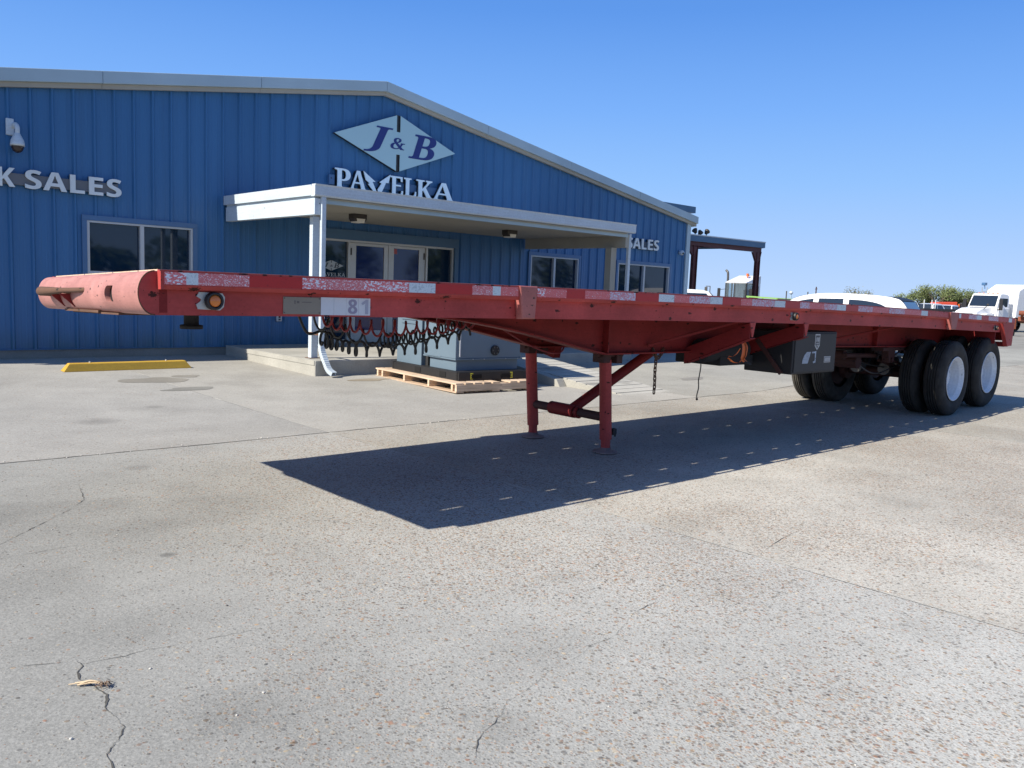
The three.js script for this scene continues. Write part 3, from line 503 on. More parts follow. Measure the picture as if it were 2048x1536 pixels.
// ---------------------------------------------------------------- entrance canopy, porch, ramp
{
  const t = thing('entrance_canopy', 'white flat metal canopy on posts over the glazed entrance', 'canopy');
  const X0 = 6.454, X1 = 14.02, Z1 = -11.522, zb = FZ + 0.05;
  obj('roof_pan', bx(X0 + 0.11, X1 - 0.11, 2.83, 2.9, zb, Z1 - 0.11), M.galv, t);
  obj('fascia', extr([[0, 0], [0.105, 0], [0.12, 0.02], [0.12, 0.155], [0.135, 0.18], [0.02, 0.18], [0, 0.15]].map(([x, y]) => [-x, y]), 0, X1 - X0).rotateY(Math.PI / 2).translate(X0, 2.772, Z1 - 0.12), M.white, t);
  obj('side_fascia', [bx(X0 - 0.0, X0 + 0.1, 2.785, 2.945, zb, Z1 - 0.125)], M.white, t);
  obj('side_fascia', [bx(X1 - 0.1, X1, 2.785, 2.945, zb, Z1 - 0.125)], M.white, t);
  // soffit deck: pans with open joints, running along the front
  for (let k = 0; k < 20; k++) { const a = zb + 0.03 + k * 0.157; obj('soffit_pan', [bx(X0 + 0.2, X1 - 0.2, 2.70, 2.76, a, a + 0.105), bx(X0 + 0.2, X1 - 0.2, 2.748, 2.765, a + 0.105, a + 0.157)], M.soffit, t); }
  obj('front_beam', bx(X0 + 0.1, X1 - 0.1, 2.685, 2.771, Z1 - 0.2, Z1 - 0.125), M.whiteTrim, t);
  obj('side_beam', [rbx(X0 + 0.03, X0 + 0.15, 2.50, 2.745, zb + 0.02, Z1 - 0.06, 0.006), bx(X0 + 0.05, X0 + 0.13, 2.745, 2.784, zb + 0.02, Z1 - 0.1)], M.white, t);
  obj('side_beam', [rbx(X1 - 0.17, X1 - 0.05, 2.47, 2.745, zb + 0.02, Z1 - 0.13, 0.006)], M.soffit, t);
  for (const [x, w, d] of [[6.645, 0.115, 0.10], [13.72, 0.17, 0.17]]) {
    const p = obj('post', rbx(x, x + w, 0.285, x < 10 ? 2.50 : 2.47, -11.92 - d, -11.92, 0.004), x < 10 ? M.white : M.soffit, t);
    obj('base_plate', bx(x - 0.04, x + w + 0.04, 0.279, 0.287, -11.95 - d, -11.88), M.rust, p);
  }
  // left downspout with its corrugated kick-out, right downspout
  const spout = (x, kick) => {
    const w = 0.075, zs = kick ? -11.572 : -11.7675, d = obj('downspout', rbx(x, x + w, kick ? 0.52 : 0.29, 2.772, zs - 0.033, zs + 0.033, 0.008), M.white, t);
    if (kick) {
      const path = new THREE.CatmullRomCurve3([[0, 0.53, 0], [0.0, 0.41, 0.035], [0.012, 0.26, 0.12], [0.03, 0.14, 0.2], [0.055, 0.085, 0.30]].map((q) => new THREE.Vector3(...q)));
      const N = 34, V = []; let prev = null;
      for (let k = 0; k <= N; k++) {
        const p = path.getPoint(k / N), tan = path.getTangent(k / N), s = new THREE.Vector3(1, 0, 0), u = new THREE.Vector3().crossVectors(s, tan).normalize(), f = 1 + (k % 2 ? 0.10 : -0.02), hw = 0.0385 * f, hd = 0.034 * f, c = p.clone().add(new THREE.Vector3(x + w / 2, 0, zs));
        const ring = [[-1, -1], [1, -1], [1, 1], [-1, 1]].map(([a, b]) => c.clone().addScaledVector(s, a * hw).addScaledVector(u, b * hd).toArray());
        if (prev) for (let q = 0; q < 4; q++) V.push(quad(prev[q], prev[(q + 1) % 4], ring[(q + 1) % 4], ring[q]));
        prev = ring;
      }
      obj('kick_out', V, M.white, d); obj('strap', [bx(x, x + 0.03, 0.66, 0.70, -11.92, -11.60)], M.rust, d);
    } else obj('strap', bx(x - 0.03, x, 1.2, 1.23, -11.85, -11.79), M.white, d);
  };
  spout(6.585, true); spout(14.085 - 0.02, false);
  for (const [x, z] of [[8.1, -12.95], [11.72, -12.95]]) {
    const l = thing('canopy_light', x < 9 ? 'boxy ceiling light under the canopy near the left post' : 'boxy ceiling light under the canopy nearer its right end', 'light', [x, 2.52, z], 0, 'lights under the canopy');
    obj('housing', extr([[-0.13, 0.18], [-0.13, 0.1], [-0.1, 0.05], [0.1, 0.05], [0.13, 0.1], [0.13, 0.18]], -0.1, 0.1, 0.01), M.bronze, l); obj('lens', extr([[-0.085, 0.10], [-0.07, 0.03], [0.07, 0.03], [0.085, 0.10]], -0.105, 0.112, 0.006), M.lamp, l);
  }
}
{
  const t = thing('porch', 'raised concrete porch slab with a sloping ramp in front of the entrance', 'porch');
  const front = -11.55, y = 0.278;
  const g = new RoundedBoxGeometry(7.63, 0.6, 3.26, 2, 0.018).translate(6.505 + 3.815, y - 0.3, (FZ + 0.02 + front) / 2);
  obj('porch_slab', g, M.concrete, t);
  obj('slab_nosing', bx(6.495, 6.51, y - 0.075, y - 0.004, FZ + 0.1, front - 0.01), M.concrete, t);
  // ramp: landing, side curb, grooved strips running down to the yard
  const x0 = 9.55, x1 = 10.72, za = front, zl = -10.55, zb = -7.93, H = (z) => z < zl ? y - 0.002 : y - 0.002 - (y + 0.003) * (z - zl) / (zb - zl) + 0.0, r = rng(5);
  obj('ramp_body', extr([[-za, -0.15], [-za, y - 0.012], [-zl, y - 0.012], [-zb, -0.012], [-zb, -0.15]].reverse(), x0, x1).rotateY(Math.PI / 2).scale(1, 1, 1), M.concrete, t);
  for (let z = za + 0.006; z < zb - 0.05; z += 0.205) {
    const e = Math.min(z + 0.183, zb), lift = (r() - 0.5) * 0.003, a = [x0 + 0.02, H(z) + 0.004 + lift, z], b = [x1 - 0.02, H(z) + 0.004 + lift, z], c = [x1 - 0.02, H(e) + 0.004 + lift, e], d = [x0 + 0.02, H(e) + 0.004 + lift, e], dn = (p) => [p[0], p[1] - 0.016, p[2]];
    obj('ramp_strip', [quad(a, d, c, b), quad(d, dn(d), dn(c), c), quad(a, b, dn(b), dn(a)), quad(b, c, dn(c), dn(b)), quad(a, dn(a), dn(d), d)], M.ramp, t);
  }
  obj('ramp_curb', extr([[-za, -0.1], [-za, y + 0.035], [10.45, y + 0.035], [9.15, 0.115], [9.0, -0.1]].reverse(), x0 - 0.17, x0 - 0.005, 0.012).rotateY(Math.PI / 2), M.concrete, t);
}
{
  const t = thing('parking_stop', 'yellow concrete wheel stop lying before the blue wall', 'wheel stop', [4.28, gy(4.3, -13.15) + 0.002, -13.15], 0.01);
  const g = extr([[-0.09, 0], [0.09, 0], [0.055, 0.105], [0.04, 0.115], [-0.04, 0.115], [-0.055, 0.105]], -0.92, 0.92, 0.006), p = g.attributes.position;
  for (let k = 0; k < p.count; k++) if (Math.abs(p.getZ(k)) > 0.8) p.setZ(k, p.getZ(k) - Math.sign(p.getZ(k)) * p.getY(k) * 0.75);
  g.rotateY(Math.PI / 2); obj('stop_body', g, M.yellow, t);
  for (const x of [-0.55, 0.55]) obj('pin', rod([x, 0.09, 0], [x, 0.135, 0], 0.011, 8), M.galv, t);
}
// ---------------------------------------------------------------- the red flatbed trailer (front at x = 1.4, near side z = -4.19)
const ZN = -4.19, ZF = -6.53, ZC = -5.36, yT = (x) => 1.5 - 0.00125 * Math.pow(Math.max(0, x - 3.3), 2);
function bend(g) { const p = g.attributes.position; for (let k = 0; k < p.count; k++) p.setY(k, p.getY(k) + yT(p.getX(k))); g.computeVertexNormals(); return g; }
const beamBottom = (x) => { const q = [[1.6, 1.31], [3.0, 1.31], [3.816, 1.258], [4.206, 1.213], [4.745, 1.121], [5.417, 0.985], [5.62, 0.948], [7.5, 0.942], [9.85, 0.95], [12.4, 0.91], [13.85, 0.9]]; for (let k = 0; k + 1 < q.length; k++) if (x <= q[k + 1][0]) { const t = (x - q[k][0]) / (q[k + 1][0] - q[k][0]); return q[k][1] + t * (q[k + 1][1] - q[k][1]); } return 0.9; };
const trailer = thing('flatbed_trailer', 'long red flatbed semi trailer with worn reflective tape standing on its landing legs', 'trailer');
const X0 = 1.503, XR = 14.03;
{
  // nose: a round steel tube across the front with a lashing slot and a bent pipe handle
  const ev = new Evaluator(); ev.attributes = ['position', 'normal', 'uv']; ev.useGroups = false;
  const cyl = new Brush(new THREE.CylinderGeometry(0.1085, 0.1085, ZN - ZF - 0.0525, 64).rotateX(Math.PI / 2).scale(0.74, 1, 1).translate(X0, 1.387, ZC - 0.026));
  const slotS = new THREE.Shape(); slotS.absarc(-0.033, 0, 0.042, Math.PI / 2, Math.PI * 1.5, false); slotS.lineTo(0.07, -0.042); slotS.lineTo(0.07, 0.042);
  const slot = new Brush(new THREE.ExtrudeGeometry(slotS, { depth: 0.20, bevelEnabled: false }).rotateY(-Math.PI / 2).scale(1, 1, 1).translate(1.54, 1.382, -4.765));
  cyl.updateMatrixWorld(); slot.updateMatrixWorld();
  const cut = ev.evaluate(cyl, slot, SUBTRACTION).geometry;
  obj('nose_tube', cut, M.pink, trailer);
  for (const s of [1, -1]) obj('nose_end_plate', [new THREE.CylinderGeometry(0.104, 0.104, 0.004, 48).rotateX(Math.PI / 2).scale(0.74, 1, 1).translate(X0, 1.387, s > 0 ? ZN - 0.0525 : ZF - 0.001)], M.red, trailer);
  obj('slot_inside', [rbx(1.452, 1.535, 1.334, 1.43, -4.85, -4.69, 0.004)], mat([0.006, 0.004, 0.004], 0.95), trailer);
  obj('weld_bead', new THREE.TorusGeometry(0.1075, 0.0035, 8, 40, Math.PI).rotateZ(Math.PI / 2).scale(0.74, 1, 1).translate(X0, 1.387, ZN - 0.0525), M.rust, trailer);
  const h = obj('nose_handle', [tube([[1.46, 1.392, -6.13], [1.385, 1.394, -6.13], [1.350, 1.394, -6.05], [1.350, 1.395, -5.92], [1.372, 1.398, -5.70], [1.398, 1.401, -5.46], [1.422, 1.402, -5.30], [1.46, 1.402, -5.24]], 0.025, 70, 14, false, (t) => 1.2 - 0.62 * smooth(0.15, 0.75, t)), rod([1.36, 1.395, -5.86], [1.46, 1.39, -5.86], 0.016), rod([1.385, 1.398, -5.6], [1.46, 1.39, -5.6], 0.016)], M.rust, trailer);
  h.userData.label = 'rusty bent pipe handle on the nose';
  for (const z of [-5.88, -5.62]) obj('nose_gusset', extr([[1.362, 1.38], [1.45, 1.38], [1.45, 1.30]], z, z + 0.015), M.redDark, trailer);
  obj('bottom_lip', [bx(1.47, 1.65, 1.268, 1.2785, -5.75, -4.75), bx(1.455, 1.53, 1.274, 1.288, -5.9, -5.1)], M.rust, trailer);

  // side rails: rub rail, slanted lip, main web behind a gap, stake pockets and spacers
  const rail = (s) => {
    const z = (d) => s > 0 ? ZN - d : ZF + d, zz = (a, b) => s > 0 ? [ZN - b, ZN - a] : [ZF + a, ZF + b];
    const B = (x0, x1, y0, y1, d0, d1, seg) => bend(bx(x0, x1, y0, y1, ...zz(d0, d1), seg));
    const web = obj('side_rail', [B(X0 - 0.0, XR - 0.45, -0.222, -0.03, 0.052, 0.062, 60), B(X0, XR - 0.45, -0.222, -0.214, 0.062, 0.13, 60), B(X0, XR - 0.02, -0.034, -0.026, 0.062, 0.12, 60)], M.red, trailer);
    const lip = new THREE.BufferGeometry(), P = [];
    const N = 70, A = X0 + 0.03, D = XR; for (let k = 0; k < N; k++) { const a = A + (D - A) * k / N, b = A + (D - A) * (k + 1) / N; P.push(...quad([a, yT(a) - 0.0755, z(0)], [b, yT(b) - 0.0755, z(0)], [b, yT(b) - 0.095, z(0.0135)], [a, yT(a) - 0.095, z(0.0135)]).attributes.position.array); }
    lip.setAttribute('position', new THREE.BufferAttribute(new Float32Array(P), 3)); lip.computeVertexNormals();
    obj('rub_rail', [B(X0 + 0.03, XR, -0.0755, 0, 0, 0.011, 70), lip, B(X0 + 0.012, X0 + 0.03, -0.095, 0, -0.002, 0.05, 1)], M.red, trailer);
    // pockets: tapered funnels
    const pk = [];
    for (const [xc, w0, w1] of [[3.979, 0.168, 0.165], [7.75, 0, 0], [11.62, 0.30, 0.20]]) if (w0) {
      const y = yT(xc), pts = [[xc - w0 / 2, y + 0.002], [xc + w0 / 2, y + 0.002], [xc + w1 / 2 - 0.012, y - 0.224], [xc - w1 / 2 + 0.03, y - 0.224]], [a, b] = zz(-0.014, 0.056);
      pk.push(extr(pts, a, b, 0.012, 4));
    }
    for (const g of pk) obj('stake_pocket', g, M.coral, trailer);
    const sp = [], pos = []; for (let x = 2.35; x < 13.3; x += 0.457) pos.push(x);
    for (const x of pos) { if (Math.abs(x - 3.979) < 0.16 || Math.abs(x - 11.62) < 0.2) continue; sp.push(B(x - 0.045, x + 0.045, -0.09, -0.004, 0.011, 0.052, 1)); }
    sp.push(B(X0 + 0.03, 2.3, -0.09, -0.004, 0.011, 0.052, 3));
    obj('spacers', sp, M.redDark, web);
    // rear skirt plate
    const sk = [[13.40, yT(13.5) - 0.222], [13.53, yT(13.5) - 0.09], [XR, yT(XR) - 0.002], [XR, yT(XR) - 0.1], [14.0, 0.945], [13.80, 0.94]];
    const [a, b] = zz(0.006, 0.018);
    obj('rear_skirt', extr(sk.slice(1), a, b), M.red, trailer);
    obj('skirt_edge', extr([[13.515, yT(13.5) - 0.09], [13.53, yT(13.5) - 0.09], [13.80, 0.94], [13.785, 0.94]], ...zz(0.0, 0.055)), M.red, trailer);
  };
  rail(1); rail(-1);

  // deck planks, crossmembers
  for (let k = 0; k < 14; k++) { const w = 0.158, a = ZF + 0.07 + k * 0.1575, gap = [4, 8, 11].includes(k) ? 0.0135 : 0.002; obj('deck_plank', bend(bx(X0 + 0.02, XR, -0.030, 0.004, a, a + w - 0.002 - gap, 40)), M.wood, trailer); }
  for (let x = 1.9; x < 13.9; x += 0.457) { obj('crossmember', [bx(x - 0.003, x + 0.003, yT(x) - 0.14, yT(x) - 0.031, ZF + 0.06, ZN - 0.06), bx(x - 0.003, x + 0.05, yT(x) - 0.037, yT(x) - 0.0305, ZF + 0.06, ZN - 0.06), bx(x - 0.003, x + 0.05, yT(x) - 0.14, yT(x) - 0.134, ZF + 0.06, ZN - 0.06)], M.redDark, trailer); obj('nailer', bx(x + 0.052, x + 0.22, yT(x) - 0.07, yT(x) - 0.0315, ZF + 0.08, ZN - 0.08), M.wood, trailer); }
  obj('front_bulkhead', bx(X0 + 0.02, X0 + 0.06, 1.29, 1.49, ZF + 0.05, ZN - 0.05), M.redDark, trailer);
  obj('coupler_plate', bx(1.75, 3.1, 1.262, 1.276, ZC - 0.6, ZC + 0.6), M.redOxide, trailer);
  obj('kingpin', lathe([[0, 0.125], [0.072, 0.125], [0.072, 0.098], [0.046, 0.094], [0.046, 0.028], [0.07, 0.024], [0.07, 0], [0, 0]], 28).translate(2.13, 1.142, ZC), M.blackMatt, trailer);

  // two deep main beams
  for (const s of [1, -1]) {
    const z = ZC + s * 0.41, pts = [];
    const xs = []; for (let x = 1.6; x <= 13.86; x += 0.35) xs.push(x); xs.push(5.62, 13.86); xs.sort((a, b) => a - b);
    for (const x of xs) pts.push([x, beamBottom(x)]);
    for (const x of xs.slice().reverse()) pts.push([x, yT(x) - 0.142]);
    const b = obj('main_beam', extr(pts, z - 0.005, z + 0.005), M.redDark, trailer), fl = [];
    for (let k = 0; k + 1 < xs.length; k++) if (xs[k + 1] - xs[k] > 0.001) fl.push(bar([xs[k], beamBottom(xs[k]) - 0.006, z], [xs[k + 1] + 0.002, beamBottom(xs[k + 1]) - 0.006, z], 0.15, 0.014));
    obj('flange', fl, M.redDark, b);
    for (const x of [5.645, 8.85, 11.0]) obj('stiffener', bx(x - 0.006, x + 0.006, beamBottom(x) + 0.002, yT(x) - 0.145, z + s * 0.006, z + s * 0.07), M.redDark, b);
    for (const [xa, xb] of [[6.25, 6.95], [9.55, 10.5]]) obj('outrigger_brace', bar([xa, beamBottom(xa) + 0.06, z + s * 0.03], [xb, yT(xb) - 0.2, z + s * 0.62], 0.035, 0.02), M.redDark, trailer);
  }
  // outriggers that carry the tool box and the dunnage
  for (const [x, lo, hi] of [[6.87, 0.82, 1.115], [7.86, 0.86, 1.12]]) {
    const z0 = -4.95, z1 = -4.235, pl = [[-z0, lo], [-z1, hi], [-z1, hi + 0.145], [-z0, lo + 0.15]];
    const o = obj('outrigger', [extr(pl, x, x + 0.01).rotateY(Math.PI / 2), bar([x + 0.05, lo, z0], [x + 0.05, hi, z1], 0.1, 0.008)], M.redDark, trailer);
    obj('gusset', extr([[x - 0.01, yT(x) - 0.224], [x + 0.085, yT(x) - 0.224], [x + 0.05, hi + 0.01], [x + 0.035, hi + 0.01]], z1 - 0.005, z1 + 0.005), M.red, o);
  }
  // landing gear
  const leg = (x, z, lean, top) => {
    const g = obj('landing_leg', [rod([x - lean, top, z], [x, 0.13, z], 0.057, 24), rod([x, 0.14, z], [x + 0.003, 0.05, z], 0.045, 20)], M.red, trailer);
    obj('foot', lathe([[0, 0.055], [0.05, 0.052], [0.06, 0.03], [0.112, 0.02], [0.118, 0.01], [0.112, 0], [0, 0]], 32).translate(x + 0.003, 0.001, z), mat([0.34, 0.24, 0.22], 0.8, 0, { map: wearRed }), g);
    obj('leg_bracket', [rbx(x - 0.17, x - 0.075, top - 0.02, top + 0.11, z - 0.06, z + 0.075, 0.006), rbx(x + 0.02, x + 0.10, top - 0.03, top + 0.085, z - 0.055, z + 0.07, 0.006), rod([x - 0.2, top + 0.05, z + 0.02], [x + 0.14, top + 0.05, z + 0.02], 0.026, 14), rod([x - lean, top - 0.02, z], [x - lean, top + 0.12, z], 0.05, 18)], M.redOxide, g);
    return g;
  };
  const L1 = leg(5.885, -5.065, 0.06, 0.87), L2 = leg(5.865, -6.02, 0.07, 0.88);
  obj('grease_fitting', [rbx(5.925, 5.975, 0.17, 0.23, -5.05, -5.01, 0.006), rod([5.97, 0.15, -5.03], [5.985, 0.19, -5.03], 0.01)], M.blackMatt, L1); void L2;
  obj('cross_tube', rod([5.85, 0.345, -6.0], [5.86, 0.335, -5.09], 0.042, 20), M.redOxide, trailer);
  obj('cross_sleeve', [rod([5.853, 0.343, -5.76], [5.857, 0.339, -5.44], 0.062, 24), rod([5.858, 0.338, -5.42], [5.859, 0.337, -5.385], 0.058, 20)], M.redDark, trailer);
  obj('diagonal_brace', rod([5.87, 0.355, -5.5], [7.02, 0.93, -5.42], 0.05, 20), M.redDark, trailer);
  obj('far_dunnage_bracket', [bar([6.05, 0.98, -6.4], [6.05, 0.87, -5.9], 0.1, 0.12)], M.redDark, trailer);

  // black tool box with stickers
  const tb = obj('tool_box', [rbx(7.875, 8.79, 0.725, 1.165, -4.9, -4.345, 0.012), rbx(7.9, 8.765, 0.745, 1.145, -4.35, -4.335, 0.006)], M.black, trailer);
  obj('box_hanger', [bar([7.855, 0.73, -4.45], [7.855, 1.06, -4.75], 0.02, 0.045)], M.redOxide, tb);
  const stk = (pts, m, z = -4.334) => obj('sticker', extr(pts, z, z + 0.0012), m, tb);
  const stWhite = mat([0.55, 0.55, 0.53], 0.5, 0, { map: wearLight }), stGrey = mat([0.20, 0.20, 0.20], 0.5), stBlue = mat([0.42, 0.50, 0.60], 0.4, 0, { map: wearTex(77, 900, 0.2, 0.5) });
  const sh = (x, y, w, h) => [[x - w, y + h], [x + w, y + h], [x + w, y - h * 0.45], [x, y - h], [x - w, y - h * 0.45]];
  stk(sh(8.345, 1.055, 0.052, 0.085), stWhite); stk(sh(8.345, 1.058, 0.04, 0.068), mat([0.05, 0.05, 0.05], 0.5), -4.3325);
  for (const [a, b, c, d] of [[8.315, 8.338, 1.06, 1.105], [8.352, 8.375, 1.06, 1.105], [8.315, 8.375, 1.04, 1.048], [8.325, 8.34, 1.01, 1.03], [8.35, 8.366, 1.01, 1.03]]) stk([[a, c], [b, c], [b, d], [a, d]], stWhite, -4.331);
  stk([[8.055, 0.835], [8.17, 0.835], [8.20, 0.90], [8.225, 0.955], [8.14, 0.955], [8.09, 0.92], [8.06, 0.87]], stBlue); stk([[8.25, 0.955], [8.335, 0.96], [8.335, 0.84], [8.29, 0.835], [8.275, 0.85], [8.315, 0.86], [8.31, 0.94], [8.25, 0.94]], stBlue);
  stk([[8.515, 0.835], [8.655, 0.835], [8.655, 0.9], [8.515, 0.9]], stWhite); stk([[8.522, 0.841], [8.648, 0.841], [8.648, 0.894], [8.522, 0.894]], stGrey, -4.3325);
  for (let k = 0; k < 5; k++) stk([[8.53 + k * 0.023, 0.85], [8.545 + k * 0.023, 0.85], [8.545 + k * 0.023, 0.885], [8.53 + k * 0.023, 0.885]], stWhite, -4.331);
  obj('air_tank', [rod([7.0, 0.95, -4.86], [7.72, 0.95, -4.86], 0.12, 28), new THREE.SphereGeometry(0.12, 24, 12).scale(0.45, 1, 1).translate(7.0, 0.95, -4.86), new THREE.SphereGeometry(0.12, 24, 12).scale(0.45, 1, 1).translate(7.72, 0.95, -4.86)], M.blackMatt, trailer);
  obj('battery_tray', rbx(7.2, 7.8, 0.8, 0.9, -5.3, -4.75, 0.01), M.blackMatt, trailer);

  // running gear
  for (const [k, x] of [[0, 12.18], [1, 13.46]]) {
    const y = 0.515 + k * 0.03;
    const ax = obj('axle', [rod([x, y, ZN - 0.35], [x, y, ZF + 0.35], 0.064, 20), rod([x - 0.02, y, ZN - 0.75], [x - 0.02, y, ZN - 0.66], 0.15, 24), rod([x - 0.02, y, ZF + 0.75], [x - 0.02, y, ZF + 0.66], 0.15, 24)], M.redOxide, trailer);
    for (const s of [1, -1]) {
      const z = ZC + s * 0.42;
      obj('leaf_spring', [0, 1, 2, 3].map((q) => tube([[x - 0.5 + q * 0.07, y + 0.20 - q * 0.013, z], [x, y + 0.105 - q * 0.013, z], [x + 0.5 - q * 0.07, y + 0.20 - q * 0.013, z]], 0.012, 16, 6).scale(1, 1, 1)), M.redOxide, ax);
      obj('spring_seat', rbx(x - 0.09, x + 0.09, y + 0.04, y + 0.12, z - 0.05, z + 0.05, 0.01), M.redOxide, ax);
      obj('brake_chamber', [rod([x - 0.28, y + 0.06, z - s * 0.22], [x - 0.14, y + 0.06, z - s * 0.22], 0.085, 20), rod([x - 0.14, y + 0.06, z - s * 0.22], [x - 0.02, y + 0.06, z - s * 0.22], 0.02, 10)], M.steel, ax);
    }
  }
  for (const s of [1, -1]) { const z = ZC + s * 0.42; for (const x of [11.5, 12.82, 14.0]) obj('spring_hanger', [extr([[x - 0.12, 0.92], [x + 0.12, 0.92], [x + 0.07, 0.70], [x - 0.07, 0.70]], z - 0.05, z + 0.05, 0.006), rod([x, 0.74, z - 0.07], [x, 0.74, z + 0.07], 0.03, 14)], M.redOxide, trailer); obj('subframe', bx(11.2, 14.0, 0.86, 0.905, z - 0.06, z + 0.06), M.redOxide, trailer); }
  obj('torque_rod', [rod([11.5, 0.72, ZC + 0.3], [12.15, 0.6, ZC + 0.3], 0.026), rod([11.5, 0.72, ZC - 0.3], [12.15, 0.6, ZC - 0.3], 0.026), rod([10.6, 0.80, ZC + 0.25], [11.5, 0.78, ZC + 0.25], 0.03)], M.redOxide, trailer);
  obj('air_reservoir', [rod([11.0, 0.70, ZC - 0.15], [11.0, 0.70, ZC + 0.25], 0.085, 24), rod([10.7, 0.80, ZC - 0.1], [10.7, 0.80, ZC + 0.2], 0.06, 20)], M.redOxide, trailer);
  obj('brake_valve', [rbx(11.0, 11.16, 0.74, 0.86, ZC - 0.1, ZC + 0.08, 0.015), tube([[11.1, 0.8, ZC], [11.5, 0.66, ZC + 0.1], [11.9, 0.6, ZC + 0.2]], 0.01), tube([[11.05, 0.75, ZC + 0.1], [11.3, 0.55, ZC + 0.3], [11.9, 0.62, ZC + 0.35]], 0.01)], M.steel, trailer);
  obj('mud_flap', rbx(12.74, 12.765, 0.28, 0.86, ZF + 0.06, ZF + 0.62, 0.01), M.blackMatt, trailer);

  // dual wheels: tyres with four tread grooves, deep white rims
  const R = 0.512, W = 0.262, prof = [[0.292, 0.03], [0.36, 0.002], [0.42, -0.002], [0.468, 0.012], [0.496, 0.030], [0.5085, 0.046]];
  const tread = []; for (const c of [0.083, 0.115, 0.147, 0.179]) tread.push([R, c - 0.0075], [R - 0.015, c - 0.006], [R - 0.015, c + 0.006], [R, c + 0.0075]);
  const tyreP = [...prof, ...tread, ...prof.slice().reverse().map(([r, z]) => [r, W - z])];
  const tyreG = toCreasedNormals(lathe(tyreP, 72).rotateX(Math.PI / 2), 0.6);
  const rimG = toCreasedNormals(lathe([[0.296, 0.02], [0.304, 0.012], [0.300, 0.004], [0.290, 0.006], [0.281, 0.03], [0.262, 0.055], [0.257, 0.18], [0.25, 0.20], [0.17, 0.222], [0.13, 0.215], [0.128, 0.14], [0.11, 0.125], [0, 0.122]], 56).rotateX(Math.PI / 2), 0.5);
  const rimIn = toCreasedNormals(lathe([[0.296, 0.02], [0.302, 0.01], [0.284, 0.012], [0.262, 0.05], [0.25, 0.2], [0.1, 0.21], [0, 0.21]], 40).rotateX(Math.PI / 2), 0.5);
  const nuts = []; for (let k = 0; k < 10; k++) { const a = k / 10 * Math.PI * 2; nuts.push(new THREE.CylinderGeometry(0.016, 0.016, 0.03, 6).rotateX(Math.PI / 2).translate(Math.cos(a) * 0.14 * 1.2, Math.sin(a) * 0.14 * 1.2, -0.21)); }
  const tyreJ = join(tyreG), rimJ = join([rimG.rotateX(Math.PI), ...nuts]), rimInJ = join(rimIn.rotateX(Math.PI)); tyreJ.rotateX(Math.PI);
  // after the flip a wheel's outer face lies at z = 0 and it runs back to z = -W
  for (const [k, x] of [[0, 12.18], [1, 13.46]]) for (const [side, zo, outer] of [[1, ZN - 0.095, 1], [1, ZN - 0.425, 0], [-1, ZF + 0.05, 1], [-1, ZF + 0.38, 0]]) {
    const w = sub('wheel', trailer); w.position.set(x, gy(x, zo) + 0.507, zo); if (side < 0) w.rotation.y = Math.PI; w.rotation.z = k * 0.7 + outer;
    if (outer) w.userData.label = 'outer dual wheel with deep white rim'; else w.userData.label = 'inner dual wheel';
    obj('tyre', tyreJ, side < 0 && k === 0 ? M.rubberDusty : M.rubber, w, true); obj('rim', outer ? rimJ : rimInJ, outer ? M.rimWhite : M.redOxide, w, true);
  }
  // rear end: bolster, bumper beam, lamp
  obj('rear_bolster', [bx(13.93, 13.95, 1.02, yT(14) - 0.035, ZF + 0.02, ZN - 0.02), bx(13.82, 13.98, 0.93, 1.0, ZF + 0.05, ZN - 0.05)], M.redDark, trailer);
  obj('rear_cross_plate', bx(13.42, 13.435, 0.98, yT(13.4) - 0.142, ZF + 0.02, ZN - 0.06), M.redDark, trailer);
  obj('tail_lamp', [rbx(13.985, 14.02, 1.12, 1.2, -4.45, -4.3, 0.01)], M.orangeRed, trailer);

  // marker lamps on bracket plates
  const marker = (x, y, w) => {
    const z = ZN - 0.051, s = w / 0.15, m = obj('marker_bracket', extr([[-0.075, -0.02], [-0.066, -0.043], [0.05, -0.048], [0.07, -0.03], [0.076, 0.02], [0.062, 0.04], [-0.06, 0.044], [-0.073, 0.022], [-0.05, 0.008], [-0.052, -0.002]].map(([a, b]) => [a * s, b * s]), 0, 0.006).translate(x, y, z), M.silver, trailer);
    obj('bezel', lathe([[0.046, 0], [0.046, 0.03], [0.040, 0.036], [0.032, 0.034], [0.032, 0.02], [0, 0.02]].map(([a, b]) => [a * s, b]), 32).rotateX(Math.PI / 2).translate(x + 0.012, y, z + 0.004), M.black, m);
    obj('lens', lathe([[0, 0.042], [0.014, 0.041], [0.026, 0.036], [0.0315, 0.026], [0.0315, 0.02]].map(([a, b]) => [a * s, b]), 32).rotateX(Math.PI / 2).translate(x + 0.012, y, z + 0.004), M.amber, m);
  };
  marker(1.783, 1.352, 0.15); marker(7.64, yT(7.64) - 0.152, 0.13); marker(13.35, yT(13.35) - 0.165, 0.11);

  // data plate and the white number cards
  const z = ZN - 0.0515;
  const plate = obj('data_plate', rbx(2.189, 2.418, 1.289, 1.384, z, z + 0.004, 0.001), mat([0.27, 0.235, 0.19], 0.45, 0.3, { map: grimeTex }), trailer);
  obj('rivet', [[2.197, 1.376], [2.41, 1.376], [2.197, 1.297], [2.41, 1.297]].map(([a, b]) => new THREE.SphereGeometry(0.0035, 8, 6).translate(a, b, z + 0.004)), M.steel, plate);
  obj('stamp', [bx(2.255, 2.262, 1.345, 1.365, z + 0.004, z + 0.0045), bx(2.27, 2.285, 1.35, 1.362, z + 0.004, z + 0.0045), bx(2.30, 2.36, 1.354, 1.358, z + 0.004, z + 0.0045)], mat([0.12, 0.10, 0.09], 0.6), plate);
